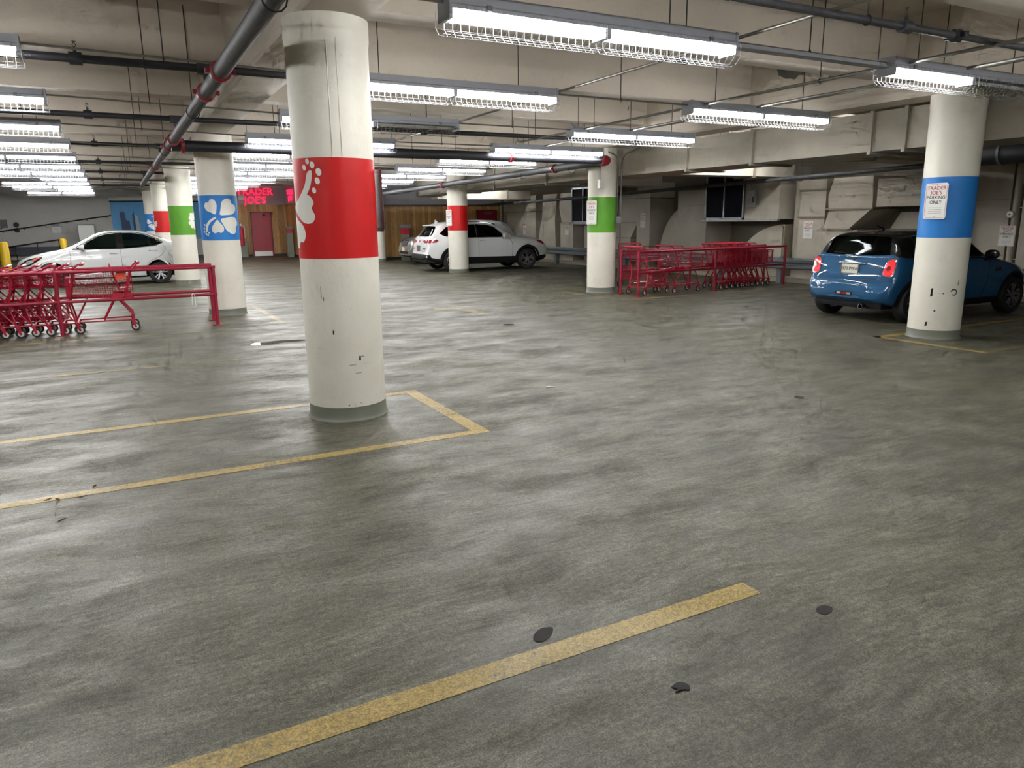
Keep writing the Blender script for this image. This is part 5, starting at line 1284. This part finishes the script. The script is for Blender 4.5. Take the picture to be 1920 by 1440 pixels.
for z in (.75, .80, .85): c.lineon('grille_bar', [(-.29, z), (.29, z)], 'x', 1, 'chrome', .006, .016)
c.panel('badge', oval(0, .84, .055, .04), 'x', 1, 'chrome', .022, .03)
for sg in (-1, 1):
    c.panel('head_light', [(sg*p[0], p[1]) for p in smooth_poly([(.38, .72), (.42, .84), (.60, .90), (.78, .90), (.80, .80), (.62, .72)], 2)], 'x', 1, 'lamp_clear', .012, .05)
    c.panel('fog_lamp', [(sg*.62+p[0], .52+p[1]) for p in oval(0, 0, .07, .045, 12)], 'x', 1, 'lamp_clear', .012, .04)
c.panel('head_light_side', [(.10, .75), (.14, .88), (.55, .97), (.60, .93), (.3, .78)], 'y', 1, 'lamp_clear', .012, .05, both=True)
c.panel('lower_intake', [(-.5, .40), (-.45, .50), (.45, .50), (.5, .40)], 'x', 1, 'c_trim', .01, .06)
c.plate(True, 0, .58, '', 'plate'); c.wheels((.92, 3.63), .79, .355, 5, style=1)
c.mirror(1.85, 1.15, 1.02, 'body'); c.handle(2.55, 1.0, 'body')

# ---- white sedan (side view, left)
L = 4.36
K = dict(
 zt=[(0, .52), (.03, .64), (.15, .74), (.45, .85), (.8, .93), (1.12, .99), (1.35, 1.10), (1.75, 1.31), (2.1, 1.43), (2.5, 1.475), (2.9, 1.465), (3.25, 1.39), (3.6, 1.25), (3.85, 1.155), (4.1, 1.12), (4.24, 1.08), (4.30, .92), (4.34, .66), (4.36, .58)],
 zs=[(0, .46), (.15, .66), (.6, .80), (1.2, .92), (2.4, .96), (3.4, 1.02), (4.0, 1.04), (4.22, .98), (4.32, .6), (4.36, .5)],
 zb=[(0, .28), (.2, .21), (.7, .18), (3.5, .18), (4.1, .25), (4.36, .36)],
 wm=[(0, .40), (.05, .55), (.25, .74), (.65, .83), (1.2, .845), (3.2, .847), (3.8, .83), (4.2, .76), (4.36, .56)],
 ws=[(0, .34), (.3, .64), (.8, .74), (1.3, .79), (3.0, .80), (3.7, .77), (4.2, .68), (4.36, .5)],
 wt=[(0, .25), (.4, .52), (1.1, .64), (1.8, .57), (2.5, .56), (3.2, .54), (3.8, .60), (4.2, .60), (4.36, .4)])
sed = Car('sedan_car', 'white sedan seen from the side behind the left cart rail', L, K, {'body': M['c_white']}, (-.20, 23.76, 0), pi)
c = sed; c.wr = .30; c.lower = lambda q: .22
c.arches = [(.86, .36, .845), (3.43, .36, .845)]
w1 = c.window([(1.42, .985), (1.62, 1.11), (1.95, 1.30), (2.15, 1.365), (2.42, 1.395), (2.46, .985)], 'y', -1.2, 1.2)
w2 = c.window([(2.58, .99), (2.55, 1.40), (2.85, 1.395), (3.15, 1.34), (3.46, 1.20), (3.55, 1.12), (3.36, 1.05)], 'y', -1.2, 1.2)
wf = c.window([(-.56, 1.04), (-.46, 1.33), (.46, 1.33), (.56, 1.04)], 'x', .9, 2.3)
wr = c.window([(-.5, 1.22), (-.42, 1.36), (.42, 1.36), (.5, 1.22)], 'x', 2.9, 4.4)
c.finish('body')
for w in (w1, w2): c.panel('side_window', w, 'y', 1, 'glass', -.02, .07, both=True)
c.panel('windscreen', wf, 'x', 1, 'glass', -.012, .07); c.panel('rear_window', wr, 'x', -1, 'glass', -.012, .07)
c.panel('window_pillar', [(2.42, .985), (2.40, 1.395), (2.57, 1.40), (2.60, .985)], 'y', 1, 'c_black', .004, .08, both=True)
c.lineon('window_strip', [(1.36, .975), (2.5, .978), (3.36, 1.035), (3.58, 1.125), (3.46, 1.215), (3.15, 1.355), (2.85, 1.41), (2.45, 1.412), (2.15, 1.385), (1.95, 1.315), (1.36, .975)], 'y', 1, 'c_black', .011, .002, both=True)
c.interior(1.3, 3.6, .66, .5, 1.40, [(2.25, (-.34, .34)), (3.1, (-.34, .34))])
c.lineon('door_seam', [(1.30, .97), (1.30, .6), (1.34, .27)], 'y', 1, 'seam', .004, .001, both=True)
c.lineon('door_seam', [(2.50, .98), (2.50, .27)], 'y', 1, 'seam', .004, .001, both=True)
c.lineon('door_seam', smooth_poly([(3.50, 1.12), (3.62, .98), (3.5, .78), (3.15, .58), (3.06, .28)], 4, False), 'y', 1, 'seam', .004, .001, both=True)
c.lineon('fuel_flap', oval(3.78, .82, .085, .085, 20)+[oval(3.78, .82, .085, .085, 20)[0]], 'y', 1, 'seam', .003, .001)
c.lineon('fuel_flap', oval(3.78, .82, .085, .085, 20)+[oval(3.78, .82, .085, .085, 20)[0]], 'y', -1, 'seam', .003, .001) if False else None
c.panel('sill_trim', [(1.25, .185), (3.05, .185), (3.05, .225), (1.25, .225)], 'y', 1, 'c_trim', .006, .08, both=True)
c.panel('head_light', smooth_poly([(.13, .60), (.20, .56), (.36, .59), (.60, .73), (.66, .80), (.5, .785), (.28, .72)], 3), 'y', 1, 'c_black', .008, .04, both=True)
c.panel('head_lamp', smooth_poly([(.24, .61), (.36, .62), (.46, .68), (.44, .72), (.32, .70)], 3), 'y', 1, 'lamp_clear', .014, .03, both=True)
c.panel('indicator', [(.46, .69), (.62, .785), (.56, .785), (.44, .74)], 'y', 1, 'amber', .015, .03, both=True)
c.wheels((.86, 3.43), .735, .30, 5, style=1)
c.mirror(1.62, 1.03, .93, 'body'); c.handle(2.34, .86, 'body'); c.handle(3.30, .92, 'body')
for sg in (-1, 1): c.panel('tail_light', [(sg*p[0], p[1]) for p in ((.45, .86), (.45, .95), (.62, 1.0), (.66, .92))], 'x', -1, 'tail', .01, .05)

# ---------------------------------------------------------------- floor litter, drains, puddles
def flat(name, label, cat, poly, loc, mat, rz=0, h=.003, group=None):
    bm = bmesh.new(); prism(bm, poly, 'z', 0, h); o = obj(name, bm, M[mat] if isinstance(mat, str) else mat); o.location = (loc[0], loc[1], .001); o.rotation_euler = (0, 0, rz); return tag(o, label, cat, group)
def leaf(loc, rz, s, label):
    bm = bmesh.new(); out = smooth_poly([(-.05, 0), (-.02, .018), (.02, .02), (.055, 0), (.02, -.018), (-.02, -.02)], 2)
    vs, fs = cdt([(a*s, b*s) for a, b in out], .015)
    V = [bm.verts.new((p[0], p[1], .004+abs(p[1])*.5+.25*max(0, p[0]))) for p in vs]
    for f in fs: bm.faces.new([V[i] for i in f])
    bmesh.ops.solidify(bm, geom=bm.faces[:], thickness=.0015)
    o = obj('dry_leaf', bm, M['leaf']); o.location = (*loc, .0015); o.rotation_euler = (0, 0, rz); tag(o, label, 'leaf', 'dry leaves on the near left yellow line')
leaf((-.52, 4.93), .3, .5, 'dry brown leaf lying farthest left on the near yellow line')
leaf((-.28, 5.05), 1.2, .5, 'dry brown leaf just above the near yellow line')
leaf((-.47, 4.90), 2.0, .5, 'dry brown leaf touching the one farthest left on the line')
leaf((-.34, 4.88), .1, .55, 'small dry leaf lying at the lower edge of the near yellow line')
leaf((-.43, 4.52), .6, .6, 'single dry leaf below the near yellow line at the left')
blob = smooth_poly([(-.05, .0), (-.02, .03), (.03, .035), (.06, .0), (.02, -.03), (-.03, -.035)], 3)
flat('gum_spot', 'black scrap on the floor right of the near yellow stripe', 'gum', [(a*.7, b*.8) for a, b in smooth_poly([(-.05, .0), (-.02, .01), (-.03, .035), (.03, .035), (.05, .0), (.02, -.03), (-.0, -.01)], 3)], (1.57, 1.72), 'grime', .2)
flat('gum_spot', 'dark round spot right of the tip of the near yellow stripe', 'gum', [(a*.8, b*.8) for a, b in blob], (2.44, 1.84), 'grime', 0, .001)
flat('gum_spot', 'dark spot just above the middle of the near yellow stripe', 'gum', [(a*1.1, b*.9) for a, b in blob], (1.32, 2.25), 'grime', .4, .001)
flat('gum_spot', 'small flat black scrap on the open floor at right centre', 'gum', blob, (5.35, 4.49), 'grime', 1, .004)
bm = bmesh.new(); tube(bm, [(-.035, 0, .008), (.02, .0, .008)], .006, 6); tube(bm, [(.02, 0, .008), (.06, -.03, .006)], .003, 5); o = obj('cigarette_butt', bm, M['signwhite']); o.location = (3.6, 6.0, .002); tag(o, 'tiny white butt on the open floor right of the column corner', 'litter')
pm = NT('puddle_water'); pm.bsdf(hexc('3d3c39'), .03, 0)
pud = smooth_poly([(-.32, .0), (-.25, .12), (-.1, .10), (.05, .17), (.3, .12), (.42, .03), (.25, -.05), (.1, -.03), (-.05, -.10), (-.2, -.07)], 4)
flat('puddle', 'small shiny puddle on the floor left of the near column', 'puddle', pud, (1.80, 10.3), pm.m, 0, .001)
flat('puddle', 'thin shiny wet streak on the floor just right of the near column', 'puddle', [(a*.4, b*.5) for a, b in pud], (3.1, 10.5), pm.m, .3, .001)
t = thing('floor_drain', 'round floor drain in the middle of the lane', 'drain', (5.34, 10.15, 0))
bm = bmesh.new(); lathe(bm, [(.11, 0), (.11, .004), (.095, .004), (.095, .0)], n=24, closed=True); obj('ring', bm, M['grey'], t)
bm = bmesh.new()
for i in range(-4, 5): box(bm, -.09*math.sqrt(1-(i/5)**2), .09*math.sqrt(1-(i/5)**2), i*.02-.004, i*.02+.004, 0, .003)
obj('grate', bm, M['grime'], t)
def blotch(name, poly, axis_y, label=None):
    pass
barem = plain('bare_concrete', hexc('5a5a56'), .8, var=.1)
random.seed(3)
def ragged(w, h):
    top = [(-w/2+w*i/8, h*.5+.01*random.random()) for i in range(9)]
    bot = [(w/2-w*(i+.5)/9, -h*.5*sin(pi*(i+.5)/9)*(.5+.8*random.random())+h*.1) for i in range(9)]
    return top+bot
bm = bmesh.new(); prism(bm, [(7.9+a, 3.95+b) for a, b in ragged(.75, .12)], 'y', 9.285, 9.32)
o = obj('ceiling_panel', bm, barem); o['kind'] = 'structure'
bm = bmesh.new(); prism(bm, [(8.43+a, 3.76+b) for a, b in ragged(.7, .2)], 'x', 9.39, 9.46)
o = obj('ceiling_panel', bm, barem); o['kind'] = 'structure'

# ---------------------------------------------------------------- light and view
w = bpy.data.worlds.new('world'); SC.world = w; w.use_nodes = True
w.node_tree.nodes['Background'].inputs[0].default_value = (.5, .55, .6, 1); w.node_tree.nodes['Background'].inputs[1].default_value = .02
vs_ = SC.view_settings; vs_.view_transform = 'Standard'; vs_.look = 'None'; vs_.gamma = 1; vs_.use_curve_mapping = False
vs_.exposure = .68
try:
    SC.cycles.use_denoising = True; SC.cycles.max_bounces = 6; SC.cycles.diffuse_bounces = 4; SC.cycles.glossy_bounces = 2; SC.cycles.transparent_max_bounces = 6; SC.cycles.transmission_bounces = 2
    SC.cycles.caustics_reflective = False; SC.cycles.caustics_refractive = False; SC.cycles.sample_clamp_indirect = 6; SC.cycles.use_light_tree = True
    SC.cycles.use_adaptive_sampling = True; SC.cycles.adaptive_threshold = .12; SC.cycles.adaptive_min_samples = 12
except Exception: pass
